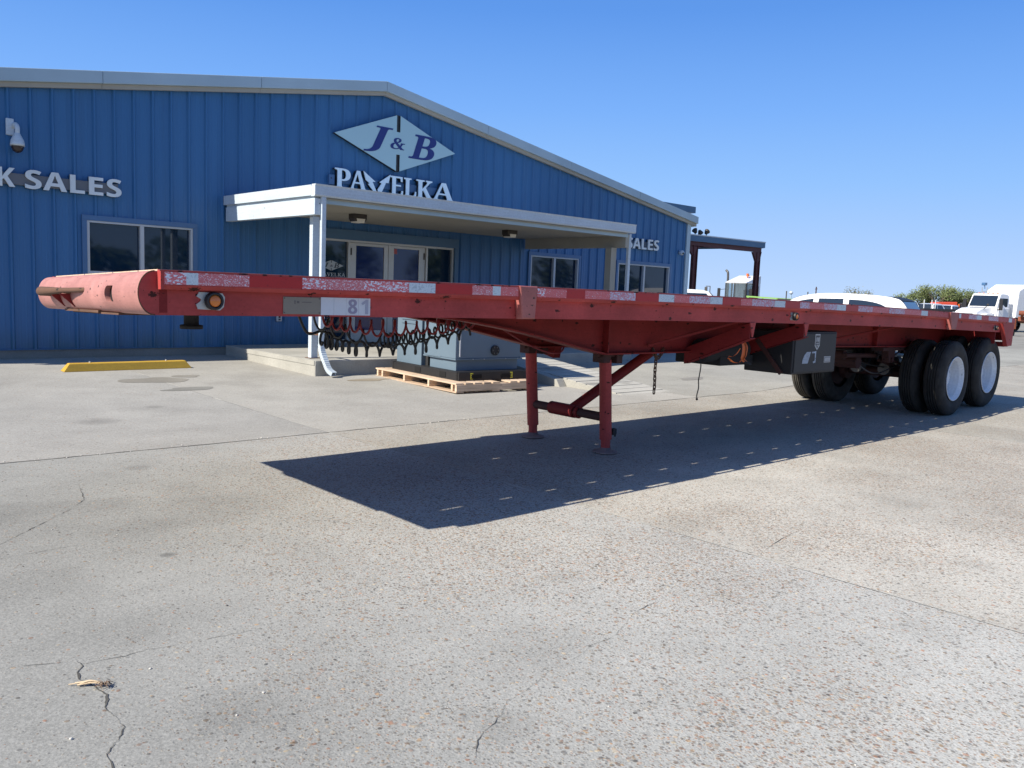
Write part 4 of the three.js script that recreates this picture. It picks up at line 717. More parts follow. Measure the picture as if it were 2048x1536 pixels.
  const paper = mat([0.68, 0.70, 0.74], 0.6, 0, { map: grimeTex }), ink = mat([0.27, 0.25, 0.33], 0.6), ink2 = mat([0.34, 0.35, 0.42], 0.6);
  [[2.4205, 2.5035, ''], [2.5045, 2.5835, ''], [2.5845, 2.666, '8'], [2.667, 2.747, '1']].forEach(([a, b, ch], k) => {
    const c = obj('number_card', bx(a, b, 1.286, 1.386, z + 0.001, z + 0.0025 + k * 0.0003), paper, trailer);
    if (ch) obj('digit', fitGlyph(ch, sans, a + (ch === '1' ? 0.018 : 0.012), b - (ch === '1' ? 0.014 : 0.008), 1.294, 1.378, z + 0.0045, 0.0005), ch === '8' ? ink : ink2, c);
  });

  // reflective tape on the rub rail: red and white lengths in every state of wear
  const tapeTex = (seed, base, flake, amount, scale) => dataTex(256, 64, (x, y, o) => {
    const n = fbm(x / 256 * 26 * scale, y / 64 * 6.5 * scale, seed, 3), f = smooth(amount, amount + 0.05, n + 0.12 * (hash2(x >> 1, y >> 1, seed) - 0.5)), l = 0.92 + 0.16 * hash2(x, y, seed + 1);
    for (let k = 0; k < 3; k++) o[k] = (base[k] + (flake[k] - base[k]) * f) * l;
  }, true, 0);
  const tapeM = (seed, base, flake, amount, scale, rough = 0.5) => mat([1, 1, 1], rough, 0, { map: tapeTex(seed, base, flake, amount, scale) });
  const T = {
    r: tapeM(1, [172, 24, 26], [140, 20, 22], 0.75, 1, 0.35), w: tapeM(2, [196, 208, 214], [168, 182, 190], 0.62, 1.5, 0.35),
    f: tapeM(3, [196, 108, 112], [216, 216, 222], 0.62, 3.2), p: tapeM(4, [204, 104, 106], [206, 200, 208], 0.72, 2.4), s: tapeM(5, [206, 108, 112], [214, 218, 226], 0.5, 1.8), l: tapeM(6, [196, 128, 138], [190, 194, 210], 0.5, 1.6), d: tapeM(7, [178, 52, 54], [196, 160, 166], 0.7, 2),
  };
  const seg = [[1.525, 1.64, 's'], [1.64, 1.70, 'w'], [1.70, 1.97, 'f'], [1.97, 2.277, 'r'], [2.277, 2.42, 's'], [2.42, 2.67, 'f'], [2.67, 2.985, 's'], [2.988, 3.187, 'w'], [3.19, 3.485, 'r'], [3.485, 3.66, 'f'], [3.66, 3.73, 'w'], [3.73, 3.89, 'p'], [4.07, 4.148, 's'], [4.148, 4.36, 'p'], [4.36, 4.553, 'r'], [4.556, 4.83, 'p'], [4.833, 5.133, 'l'], [5.136, 5.424, 'r'], [5.427, 5.628, 'w'], [5.63, 5.833, 'p'], [5.835, 6.133, 'l'], [6.137, 6.323, 'w'], [6.326, 6.614, 'r'], [6.617, 6.80, 'p'], [6.80, 7.188, 'l'], [7.191, 7.381, 'w'], [7.384, 7.66, 'r'], [7.664, 7.85, 'l'], [7.85, 8.15, 'p'], [8.15, 8.42, 'l'], [8.423, 8.622, 'w'], [8.625, 8.906, 'r'], [8.908, 9.25, 'l'], [9.25, 9.67, 'p'], [9.676, 10.1, 'l'], [10.1, 10.578, 'p'], [10.581, 10.775, 'w'], [10.778, 10.88, 'd'], [10.882, 11.08, 'r'], [11.08, 11.42, 'd'], [11.80, 11.87, 'w'], [11.87, 12.15, 'd'], [12.15, 12.45, 'l'], [12.45, 12.62, 'w'], [12.62, 12.9, 'd'], [12.9, 13.3, 'l'], [13.3, 13.72, 'd'], [13.74, 13.88, 'w'], [13.88, 14.02, 'd']];
  seg.forEach(([a, b, k], i) => {
    const g = bend(bx(a, b, -0.0695, -0.010, ZN + 0.0004, ZN + 0.0016, 2)); planarUV(g); const h = planarUV(g), p = h.attributes.position, uv = h.attributes.uv;
    for (let q = 0; q < p.count; q++) uv.setXY(q, (p.getX(q) + i * 0.137) * 2.2, (p.getY(q) - yT(p.getX(q))) / 0.062);
    obj('reflective_tape', h, T[k], trailer, true);
  });
}
{ // the deck leans a little to its far side and the nose stands slightly askew, as old trailers do
  const lean = new Set(['nose_tube', 'nose_end_plate', 'slot_inside', 'weld_bead', 'nose_handle', 'nose_gusset', 'bottom_lip', 'side_rail', 'spacers', 'rub_rail', 'stake_pocket', 'rear_skirt', 'skirt_edge', 'deck_plank', 'nailer', 'crossmember', 'front_bulkhead', 'rear_bolster', 'rear_cross_plate', 'reflective_tape']), done = new Set();
  trailer.traverse((o) => {
    if (!o.isMesh || !lean.has(o.name) || done.has(o.geometry)) return; done.add(o.geometry);
    const p = o.geometry.attributes.position; for (let k = 0; k < p.count; k++) { const d = Math.max(0, ZN - p.getZ(k)), x = p.getX(k); p.setX(k, x + 0.045 * d * (1 - smooth(1.65, 4, x))); p.setY(k, p.getY(k) - 0.027 * d); }
  });
}
// ---------------------------------------------------------------- what hangs from the trailer
{
  const coil = (axis, r0, turns, rad, ph, sq = 1) => {
    const c = new THREE.CatmullRomCurve3(axis.map((p) => new THREE.Vector3(...p))), N = Math.round(turns * 16), pts = [];
    for (let k = 0; k <= N; k++) { const t = k / N, p = c.getPoint(t), a = t * turns * Math.PI * 2 + ph, q = r0 * (0.92 + 0.16 * Math.sin(t * 19)); pts.push([p.x + Math.sin(a) * q * 0.12, p.y + Math.cos(a) * q, p.z + Math.sin(a) * q * sq]); }
    return tube(pts, rad, N * 2, 7);
  };
  const ho = (name, label, g, m, parts) => { const t = thing(name, label, 'air hose'); obj('coil', g, m, t); for (const [n, q] of parts) obj(n, q, m, t); return t; };
  ho('coiled_air_hose', 'dark red coiled air hose hanging highest under the trailer front', coil([[3.0, 1.235, -5.22], [3.3, 1.165, -5.25], [3.7, 1.15, -5.28], [4.1, 1.17, -5.3], [4.45, 1.21, -5.3]], 0.06, 15, 0.0088, 0.4, -0.75), M.hoseRed, [['tail', tube([[4.7, 1.15, -5.25], [4.95, 1.02, -5.2], [5.2, 0.94, -5.15], [5.4, 0.96, -5.2], [5.5, 1.08, -5.3]], 0.0075, 30, 7)]]);
  ho('coiled_air_hose', 'black coiled air hose with tight loops below the red one', coil([[3.62, 1.045, -5.4], [3.8, 1.055, -5.42], [4.0, 1.08, -5.42], [4.25, 1.13, -5.42], [4.5, 1.19, -5.4]], 0.05, 17, 0.0082, 1.2, -0.95), M.hose, [['tail', coil([[3.02, 1.22, -5.38], [3.2, 1.14, -5.39], [3.4, 1.075, -5.39], [3.62, 1.045, -5.4]], 0.06, 4, 0.0082, 0.6, -0.8)]]);
  ho('coiled_air_hose', 'black coiled air hose hanging lowest in wide open loops', coil([[3.2, 1.06, -5.6], [3.35, 1.01, -5.62], [3.55, 0.97, -5.64], [3.95, 0.955, -5.66], [4.3, 1.0, -5.66], [4.65, 1.1, -5.62]], 0.055, 16, 0.0105, 2.2, 0.45), M.hose, [['tail', tube([[2.95, 1.28, -5.5], [3.0, 1.2, -5.55], [3.1, 1.09, -5.6], [3.2, 1.11, -5.6]], 0.0105, 24, 7)]]);

  const ch = thing('hanging_chain', 'rusty steel chain hanging from the main beam behind the landing legs', 'chain', [6.42, 0, -4.95]);
  const link = () => { const s = [], n = 28; for (let k = 0; k < n; k++) { const a = k / n * Math.PI * 2; s.push([Math.cos(a) * 0.0145, Math.sin(a) * 0.0145 + Math.sign(Math.sin(a)) * 0.014, 0]); } return tube(s, 0.0058, 48, 8, true); };
  const L = link(); for (let k = 0; k < 9; k++) { const m = obj('link', L.clone().rotateY(k % 2 ? 1.35 : 0.1).translate(0.003 * Math.sin(k), 0.565 + k * 0.0405, 0), M.rust, ch); void m; }
  for (const s of [-1, 1]) for (let k = 0; k < 4; k++) obj('link', L.clone().rotateY(k % 2 ? 1.3 : 0).rotateZ(s * -(0.9 - k * 0.22)).translate(s * (0.022 + 0.026 * k - 0.003 * k * k), 0.915 + k * 0.02 - 0.02, 0.02), M.rust, ch);
  const rp = thing('hanging_rope', 'thin dark knotted cord hanging below the first outrigger', 'cord');
  obj('cord', tube([[6.80, 0.9, -4.72], [6.80, 0.83, -4.7], [6.785, 0.72, -4.7], [6.778, 0.68, -4.7], [6.785, 0.61, -4.7], [6.765, 0.53, -4.7], [6.77, 0.5, -4.7]], 0.0055, 40, 7), M.blackMatt, rp); obj('knot', new THREE.SphereGeometry(0.012, 10, 8).translate(6.77, 0.497, -4.7), M.blackMatt, rp);
  const st = thing('ratchet_strap', 'orange strap knotted round the beam between outrigger and tool box', 'strap');
  const ribbon = (pts, w, tw = 0) => { const c = new THREE.CatmullRomCurve3(pts.map((p) => new THREE.Vector3(...p))), V = []; let prev; for (let k = 0; k <= 30; k++) { const p = c.getPoint(k / 30), a = tw * k / 30, o = new THREE.Vector3(Math.cos(a) * w, 0.3 * Math.sin(a) * w, Math.sin(a) * w * 0.7), A = p.clone().sub(o).toArray(), B = p.clone().add(o).toArray(); if (prev) V.push(quad(prev[0], A, B, prev[1])); prev = [A, B]; } return V; };
  obj('webbing', [...ribbon([[7.14, 1.1, -4.5], [7.16, 1.03, -4.47], [7.15, 0.95, -4.46], [7.14, 0.9, -4.46], [7.17, 0.87, -4.45]], 0.025, 0.5), ...ribbon([[7.17, 1.08, -4.49], [7.2, 1.02, -4.46], [7.18, 0.93, -4.45], [7.15, 0.89, -4.45]], 0.018, -0.8), ...ribbon([[7.14, 0.9, -4.46], [7.06, 0.865, -4.45], [6.98, 0.875, -4.47], [6.95, 0.91, -4.5]], 0.012, 1.5), ...ribbon([[7.12, 1.0, -4.48], [7.08, 0.95, -4.49], [7.02, 0.92, -4.5], [6.97, 0.925, -4.51]], 0.008, 1)], M.orange, st);
  obj('strap_end', [...ribbon([[7.16, 0.885, -4.45], [7.2, 0.865, -4.44], [7.24, 0.84, -4.43]], 0.02, 0.4)], M.blackMatt, st);
}
// ---------------------------------------------------------------- pallet and generator set
{
  const base = [7.30, gy(8, -10.3) + 0.0, -9.05], turn = -0.085;
  const pl = thing('wooden_pallet', 'long wooden pallet under the grey generator set', 'pallet', base, turn), r = rng(9);
  const Wd = 1.40, Ld = 2.34, woods = [mat([0.82, 0.80, 0.78], 0.85, 0, { map: woodTex }), mat([0.66, 0.63, 0.60], 0.85, 0, { map: woodTex }), mat([0.90, 0.86, 0.80], 0.85, 0, { map: woodTex })];
  for (const z of [0, 0.1, 0.72, 1.42, 2.1, 2.25]) obj('stringer', rbx(0.004, Wd - 0.004, 0.021, 0.115, -z - 0.045, -z, 0.004), woods[(r() * 3) | 0], pl);
  for (let k = 0; k < 9; k++) { const x = k * (Wd - 0.13) / 8; if (k !== 5) obj('deck_board', rbx(x, x + 0.13, 0.116, 0.138, -Ld + r() * 0.03, 0.01 - r() * 0.02, 0.003), woods[(r() * 3) | 0], pl); }
  for (const x of [0, 0.63, Wd - 0.13]) obj('bottom_board', rbx(x, x + 0.13, 0.001, 0.02, -Ld, 0.0, 0.003), woods[(r() * 3) | 0], pl);
  const g = thing('generator_set', 'blue grey enclosed generator set on a black skid on the pallet', 'generator', [base[0], base[1] + 0.139, base[2]], turn);
  const sk = obj('skid', [bx(0.20, 0.26, 0, 0.12, -2.12, -0.26), bx(1.36, 1.42, 0, 0.12, -2.12, -0.26), bx(0.20, 1.42, 0, 0.12, -0.30, -0.24), bx(0.2, 1.42, 0, 0.12, -2.15, -2.1), bx(0.24, 1.38, 0.10, 0.125, -2.1, -0.28)], M.black, g);
  obj('fork_pocket', [rbx(0.42, 0.60, 0.025, 0.095, -0.245, -0.232, 0.02), rbx(0.95, 1.13, 0.025, 0.095, -0.245, -0.232, 0.02), rbx(0.192, 0.205, 0.02, 0.1, -1.45, -1.28, 0.02), rbx(0.192, 0.205, 0.02, 0.1, -0.75, -0.58, 0.02)], mat([0.004, 0.004, 0.004], 0.9), sk);
  const tagM = mat([0.62, 0.60, 0.04], 0.5); for (const x of [0.40, 1.12]) { const q = obj('warning_tag', bx(x, x + 0.045, 0.02, 0.11, -0.2385, -0.237), tagM, sk); obj('print', [0, 1, 2].map((k) => bx(x + 0.008, x + 0.037, 0.03 + k * 0.026, 0.042 + k * 0.026, -0.2369, -0.2365)), M.black, q); }
  const encR = obj('rear_enclosure', rbx(0.25, 1.40, 0.045, 1.2, -2.1, -1.36, 0.012), M.genGrey, g), encF = obj('front_enclosure', [rbx(0.25, 1.46, 0.30, 1.2, -1.29, -0.42, 0.012)], M.genGrey, g);
  obj('inner_gap', bx(0.33, 1.38, 0.06, 1.15, -1.37, -1.28), M.blackMatt, g);
  obj('lower_panel', rbx(0.285, 1.41, 0.122, 0.285, -1.16, -0.45, 0.008), M.genGrey, g);
  obj('lip', [bx(0.244, 1.47, 0.283, 0.302, -1.29, -0.405), bx(0.244, 0.46, 0.28, 0.315, -1.2, -0.8)], M.genGrey, g);
  obj('door_edge', rbx(0.315, 0.335, 0.33, 1.15, -0.425, -0.408, 0.004), M.galv, encF);
  obj('latch', [rod([0.40, 0.72, -0.42], [0.40, 0.72, -0.405], 0.012), rod([0.40, 0.78, -0.42], [0.40, 0.78, -0.405], 0.012)], M.silver, encF);
  const cap = obj('round_port', [new THREE.CylinderGeometry(0.075, 0.075, 0.03, 28).rotateX(Math.PI / 2).translate(0.95, 0.42, -0.41)], M.black, encF);
  obj('port_bolt', [0, 1, 2, 3, 4, 5].map((k) => new THREE.CylinderGeometry(0.012, 0.012, 0.012, 8).rotateX(Math.PI / 2).translate(0.95 + Math.cos(k * 1.047) * 0.05, 0.42 + Math.sin(k * 1.047) * 0.05, -0.392)), M.steel, cap);
  obj('bolt', [0.55, 0.75, 1.15, 1.38].map((x) => new THREE.SphereGeometry(0.011, 10, 8).translate(x, 0.293, -0.405)), M.silver, encF);
  obj('yellow_tag', bx(0.2475, 0.2495, 0.07, 0.105, -1.46, -1.38), tagM, encR); obj('louvre', [0, 1, 2, 3, 4, 5, 6].map((k) => bar([0.246, 0.75 + k * 0.06, -1.95], [0.246, 0.75 + k * 0.06, -1.5], 0.02, 0.006)), M.genGrey, encR);
  obj('exhaust', [rod([0.85, 1.2, -1.7], [0.85, 1.3, -1.7], 0.05), rod([0.85, 1.3, -1.7], [0.95, 1.36, -1.7], 0.05)], M.steel, encR);
}
{ // dry grass tuft blown onto the slab
  const t = thing('dry_grass_tuft', 'small straw coloured tuft of dried grass lying on the concrete', 'dry grass', [0.9, 0.003, -3.06]), r = rng(14), st = mat([0.55, 0.42, 0.27], 0.8), ro = mat([0.22, 0.15, 0.10], 0.9), B = [], S = [];
  for (let k = 0; k < 9; k++) { const a = 2.42 + (r() - 0.5) * 0.22, L = 0.07 + 0.06 * r(); B.push(tube([[0, 0.008, 0], [Math.cos(a) * L * 0.5, 0.012 + 0.008 * r(), Math.sin(a) * L * 0.5 * -1], [Math.cos(a) * L, 0.004, -Math.sin(a) * L]], 0.0022, 10, 5).scale(1, 1, 1)); }
  for (let k = 0; k < 34; k++) { const a = r() * 6.28, L = 0.012 + 0.022 * r(), y = 0.004 + 0.02 * r(); S.push(tube([[0, 0.008, 0], [Math.cos(a) * L * 0.6, y, Math.sin(a) * L * 0.6], [Math.cos(a) * L, y * 0.4, Math.sin(a) * L]], 0.0011, 6, 4)); }
  for (const g of B) g.translate(0, 0, 0); obj('straw', B, st, t); obj('roots', S, ro, t);
}
const yard = (px, depth, y = -0.03) => { const r = (px - 1024) / 1679 * depth; return [0.678 * depth + 0.735 * r, y, -0.735 * depth + 0.678 * r]; };
// ---------------------------------------------------------------- yard behind: shed frame, taller shop, vehicles, trees
{
  const t = thing('open_shed', 'open steel shed with blue roof edge on dark red columns right of the building', 'shed');
  const z0 = -24, x0 = 31.5, x1 = 39.62, top = 4.46;
  obj('roof', [extr([[x0, top - 0.06], [x1 + 0.05, top + 0.02], [x1 + 0.05, top + 0.07], [x0, top - 0.01]], -36, z0 + 0.12)], M.galv, t);
  obj('roof_edge', extr([[x0, top - 0.33], [x1 + 0.04, top - 0.25], [x1 + 0.04, top + 0.02], [x0, top - 0.06]], z0, z0 + 0.1), M.steelBlue, t);
  obj('side_edge', bx(x1, x1 + 0.05, top - 0.26, top + 0.015, -36, z0), M.steelBlue, t);
  obj('beam', extr([[x0, top - 0.56], [x1 - 0.1, top - 0.48], [x1 - 0.1, top - 0.1], [x0, top - 0.18]], z0 - 0.12, z0 - 0.02), M.darkRedSteel, t); obj('beam', extr([[x0, top - 0.56], [x1 - 0.1, top - 0.48], [x1 - 0.1, top - 0.1], [x0, top - 0.18]], -35.9, -35.8), M.darkRedSteel, t);
  for (const z of [z0 - 0.07, -35.85]) for (const [x, s] of [[33.72, 1], [39.27, -1]]) {
    const c = obj('column', [bx(x - 0.16, x + 0.16, -0.03, top - 0.5, z - 0.012, z + 0.012), bx(x - 0.17, x - 0.155, -0.03, top - 0.5, z - 0.08, z + 0.08), bx(x + 0.155, x + 0.17, -0.03, top - 0.5, z - 0.08, z + 0.08)], M.darkRedSteel, t);
    obj('haunch', [extr(s > 0 ? [[x - 0.17, top - 1.0], [x - 0.75, top - 0.52], [x + 0.7, top - 0.5], [x + 0.17, top - 0.62]] : [[x - 0.17, top - 1.05], [x - 0.55, top - 0.5], [x + 0.3, top - 0.45], [x + 0.17, top - 0.9]], z - 0.05, z + 0.05)], M.darkRedSteel, c);
  }
  const fl = (px, py, a, label) => {
    const f = thing('flood_light', label, 'flood light', [px, py, -24.05]);
    obj('yoke', [rod([0, -0.02, 0], [0, 0.08, 0], 0.02, 8), bx(-0.07, 0.07, 0.07, 0.09, -0.015, 0.015)], M.bronze, f);
    obj('head', lathe([[0, -0.16], [0.1, -0.13], [0.2, 0.1], [0.22, 0.16], [0.19, 0.16], [0, 0.12]], 20).scale(0.62, 0.62, 0.62).rotateZ(a).translate(0, 0.17, 0), M.bronze, f);
  };
  fl(33.65, top - 0.01, 0.9, 'dark flood light on the shed roof nearest the building, tilted left'); fl(34.02, top, -2.4, 'small middle flood light on the shed roof'); fl(34.55, top + 0.01, -0.9, 'flood light on the shed roof farthest from the building, tilted up');

  const b = thing('rear_shop', 'taller white shop with blue roof edge showing above the gable slope', 'building');
  obj('wall', [bx(14, 33.0, -0.03, 5.42, -44, -24.1)], M.whiteTrim, b); obj('wall_end', bx(32.72, 33.02, -0.03, 5.42, -24.1, -24.06), M.blue, b);
  obj('roof_edge', [bx(13.8, 33.3, 5.43, 5.72, -44.2, -23.85)], M.steelBlue, b);
}
// one wheel for all road vehicles: tyre and rim, axle along z
const vehWheel = (r, w) => [toCreasedNormals(lathe([[r * 0.62, 0], [r * 0.9, -0.005], [r, w * 0.18], [r, w * 0.82], [r * 0.9, w + 0.005], [r * 0.62, w]], 36).rotateX(Math.PI / 2).translate(0, 0, -w / 2), 0.6), toCreasedNormals(lathe([[0, w * 0.55], [r * 0.2, w * 0.55], [r * 0.3, w * 0.42], [r * 0.55, w * 0.5], [r * 0.63, w * 0.85]], 28).rotateX(Math.PI / 2).translate(0, 0, -w / 2), 0.6)];
function addWheels(t, list, r, w, rimM) { const [ty, ri] = vehWheel(r, w); for (const [x, z] of list) { const g = sub('wheel', t); g.position.set(x, r, z); if (z < 0) g.rotation.y = Math.PI; obj('tyre', ty, M.rubber, g); obj('rim', ri, rimM, g); } }
const taper = (g, y0, k, y1 = 1e9) => { const p = g.attributes.position; for (let i = 0; i < p.count; i++) { const y = p.getY(i); if (y > y0) p.setZ(i, p.getZ(i) * (1 - k * (Math.min(y, y1) - y0))); } g.computeVertexNormals(); return g; };
// a passenger body: x forward, long lower shell, tapered glasshouse, glass set in as panels
function wagon(name, label, pos, turn, { L = 5.5, H = 1.9, Wd = 2.0, belt = 1.12, front = 1.15, rake = 0.55, tail = 0.25, pickup = 0, group } = {}) {
  const t = thing(name, label, pickup ? 'pickup truck' : 'suv', pos, turn, group), h = L / 2, w = Wd / 2, k = 0.17;
  const roofBack = pickup ? -h + pickup : -h + tail, cab = pickup ? -h + pickup : -h;
  obj('body', extr([[-h, 0.42], [-h + 0.04, 0.75], [-h + 0.02, belt - 0.04], [-h + 0.1, belt], [h - front, belt + 0.02], [h - 0.35, belt - 0.12], [h - 0.05, belt - 0.28], [h, 0.72], [h - 0.02, 0.42], [h - 0.25, 0.3], [-h + 0.2, 0.32]], -w, w, 0.05, 3), M.carWhite, t);
  const gh = [[cab + 0.02, belt - 0.05], [roofBack + 0.02, H - 0.24], [roofBack + 0.16, H - 0.06], [roofBack + 0.7, H - 0.015], [(roofBack + h - front - rake) / 2, H], [h - front - rake - 0.25, H - 0.03], [h - front - rake, H - 0.09], [h - front + 0.1, belt - 0.05]];
  obj('cabin', taper(extr(gh, -w + 0.03, w - 0.03, 0.05, 3), belt - 0.1, k), M.carWhite, t);
  const zs = (y) => (w - 0.03) * (1 - k * Math.max(0, y - belt + 0.1)) + 0.006;
  const pane = (nm, pts, s) => { const g = extr(pts, 0, 0.012), p = g.attributes.position; for (let i = 0; i < p.count; i++) p.setZ(i, s * (zs(p.getY(i)) + p.getZ(i) - 0.006)); g.computeVertexNormals(); obj(nm, g, M.carGlass, t); };
  const y0 = belt + 0.06, y1 = H - 0.17, a = roofBack + (pickup ? 0.12 : 0.55), b = h - front - rake - 0.12;
  for (const s of [1, -1]) {
    const c1 = a + (b - a) * (pickup ? 0.42 : 0.36), c2 = a + (b - a) * 0.70;
    pane('side_window', [[a + (pickup ? 0.02 : -0.16), y0], [c1 - 0.05, y0], [c1 - 0.05, y1], [a + (pickup ? 0.06 : 0.5), y1], [a + (pickup ? 0.03 : 0.05), y0 + (y1 - y0) * 0.55]], s);
    if (pickup) pane('side_window', [[c1 + 0.05, y0], [b + rake * 0.75, y0], [b, y1], [c1 + 0.05, y1]], s);
    else { pane('side_window', [[c1 + 0.13, y0], [c2 - 0.05, y0], [c2 - 0.05, y1], [c1 + 0.13, y1]], s); pane('side_window', [[c2 + 0.08, y0], [b + rake * 0.7, y0], [b + 0.05, y1], [c2 + 0.08, y1]], s); }
    obj('mirror', rbx(b + rake * 0.55, b + rake * 0.55 + 0.14, y0 - 0.02, y0 + 0.17, s > 0 ? w - 0.02 : -w - 0.22, s > 0 ? w + 0.22 : -w + 0.02, 0.04), M.carWhite, t);
    obj('rear_lamp', rbx(-h - 0.004, -h + 0.12, belt - 0.35, belt - 0.02, s > 0 ? w - 0.2 : -w - 0.004, s > 0 ? w + 0.004 : -w + 0.2, 0.02), M.orangeRed, t); obj('head_lamp', rbx(h - 0.3, h - 0.02, 0.68, 0.86, s > 0 ? w - 0.32 : -w - 0.002, s > 0 ? w + 0.002 : -w + 0.32, 0.03), M.silver, t);
  }
  const zr = zs((y0 + y1) / 2) - 0.12;
  obj('rear_window', extr([[cab + 0.012, y0 - 0.03], [roofBack + 0.012, H - 0.22], [roofBack + 0.13, H - 0.075], [roofBack + 0.02, H - 0.24], [cab + 0.03, y0 - 0.03]].map(([x, y]) => [x - 0.05, y]), -zr, zr), M.carGlass, t);
  obj('windshield', extr([[h - front - rake + 0.03, H - 0.12], [h - front + 0.04, y0], [h - front + 0.075, y0], [h - front - rake + 0.065, H - 0.12]], -zr, zr), M.carGlass, t);
  obj('bumper', [rbx(h - 0.12, h + 0.06, 0.36, 0.62, -w + 0.05, w - 0.05, 0.06), rbx(-h - 0.06, -h + 0.12, 0.4, 0.62, -w + 0.05, w - 0.05, 0.06)], M.carWhite, t);
  obj('grille', rbx(h - 0.06, h + 0.012, 0.6, 0.88, -0.55, 0.55, 0.02), M.silver, t);
  addWheels(t, [[h - 0.95, w - 0.12], [h - 0.95, -w + 0.12], [-h + 1.1, w - 0.12], [-h + 1.1, -w + 0.12]], 0.39, 0.26, M.silver);
  return t;
}
{ // long white suv: arched roof line, wide rear pillar, big dark tailgate glass
  const t = thing('white_suv', 'long white suv with dark rear glass parked behind the trailer deck', 'suv', [24.2, -0.03, -12.35], 1.76), w = 0.98, k = 0.17, belt = 1.08;
  const spline = (p, n = 40) => new THREE.SplineCurve(p.map(([x, y]) => new THREE.Vector2(x, y))).getPoints(n).map((v) => [v.x, v.y]);
  obj('body', extr([[-2.68, 0.45], [-2.70, 0.8], [-2.64, 1.02], [-2.5, 1.1], [0, 1.12], [1.35, 1.1], [2.3, 0.98], [2.6, 0.82], [2.66, 0.6], [2.6, 0.4], [2.3, 0.3], [-2.4, 0.34]], -w, w, 0.06, 4), M.carWhite, t);
  const roof = [...spline([[-2.62, 1.05], [-2.5, 1.36], [-2.32, 1.62], [-2.1, 1.74], [-1.5, 1.81], [-0.6, 1.835], [0.1, 1.80], [0.65, 1.68], [1.15, 1.40], [1.55, 1.1]], 48)];
  obj('cabin', taper(extr([...roof, [1.5, 1.02], [-2.6, 1.0]], -w + 0.02, w - 0.02, 0.06, 4), belt - 0.1, k), M.carWhite, t);
  const zs = (y) => (w - 0.02) * (1 - k * Math.max(0, y - belt + 0.1)) + 0.007;
  const pane = (nm, pts, s) => { const g = extr(pts, 0, 0.012), p = g.attributes.position; for (let i = 0; i < p.count; i++) p.setZ(i, s * (zs(p.getY(i)) + p.getZ(i) - 0.006)); g.computeVertexNormals(); obj(nm, g, M.carGlass, t); };
  for (const s of [1, -1]) {
    pane('side_window', [[-1.95, 1.16], [-0.86, 1.16], [-0.86, 1.64], ...spline([[-0.86, 1.66], [-1.3, 1.64], [-1.75, 1.55], [-2.02, 1.36], [-1.95, 1.16]], 14)], s);
    pane('side_window', [[-0.70, 1.16], [0.05, 1.16], [0.0, 1.66], [-0.70, 1.675]], s);
    pane('side_window', [[0.2, 1.16], [1.22, 1.16], ...spline([[1.22, 1.16], [0.95, 1.38], [0.6, 1.56], [0.16, 1.65]], 12)], s);
    obj('mirror', rbx(0.98, 1.14, 1.1, 1.28, s > 0 ? w : -w - 0.22, s > 0 ? w + 0.22 : -w, 0.05), M.carWhite, t);
    obj('rear_lamp', rbx(-2.71, -2.56, 0.78, 1.06, s > 0 ? w - 0.22 : -w - 0.004, s > 0 ? w + 0.004 : -w + 0.22, 0.02), M.orangeRed, t); obj('head_lamp', rbx(2.32, 2.62, 0.68, 0.86, s > 0 ? w - 0.34 : -w - 0.002, s > 0 ? w + 0.002 : -w + 0.34, 0.04), M.silver, t);
  }
  const band = (pts, off, z) => { const q = spline(pts, 16), V = []; for (let i = 0; i + 1 < q.length; i++) { const [a, b] = q[i], [c, d] = q[i + 1], L = Math.hypot(c - a, d - b), nx = -(d - b) / L * off, ny = (c - a) / L * off, za = zs(b) - z, zb = zs(d) - z; V.push(quad([a + nx, b + ny, -za], [c + nx, d + ny, -zb], [c + nx, d + ny, zb], [a + nx, b + ny, za])); } return V; };
  obj('rear_window', band([[-2.60, 1.10], [-2.5, 1.36], [-2.32, 1.62], [-2.22, 1.69]], 0.012, 0.07), M.carGlass, t);
  obj('spoiler', band([[-2.30, 1.655], [-2.1, 1.742], [-1.85, 1.778]], 0.014, 0.05), M.black, t);
  obj('windshield', band([[0.30, 1.762], [0.65, 1.68], [1.15, 1.40], [1.5, 1.13]], 0.012, 0.1), M.carGlass, t);
  for (const q of [0, 1, 2]) obj('window_sticker', (() => { const y = 1.16 + q * 0.10, x = -2.575 + q * 0.034; return quad([x - 0.03, y, -0.78 + q * 0.02], [x - 0.03, y, -0.42 + q * 0.05], [x - 0.012, y + 0.06, -0.42 + q * 0.05], [x - 0.012, y + 0.06, -0.77 + q * 0.02]); })(), M.white, t);
  t.scale.setScalar(0.985); obj('bumper', [rbx(2.5, 2.72, 0.36, 0.62, -w + 0.05, w - 0.05, 0.06), rbx(-2.76, -2.56, 0.4, 0.64, -w + 0.05, w - 0.05, 0.06)], M.carWhite, t);
  addWheels(t, [[1.6, w - 0.12], [1.6, -w + 0.12], [-1.55, w - 0.12], [-1.55, -w + 0.12]], 0.37, 0.25, M.silver);
}
wagon('white_pickup', 'white pickup parked beside the building corner before the shed', [29.6, -0.03, -21.7], -0.73, { L: 5.4, H: 1.88, pickup: 0.9 });

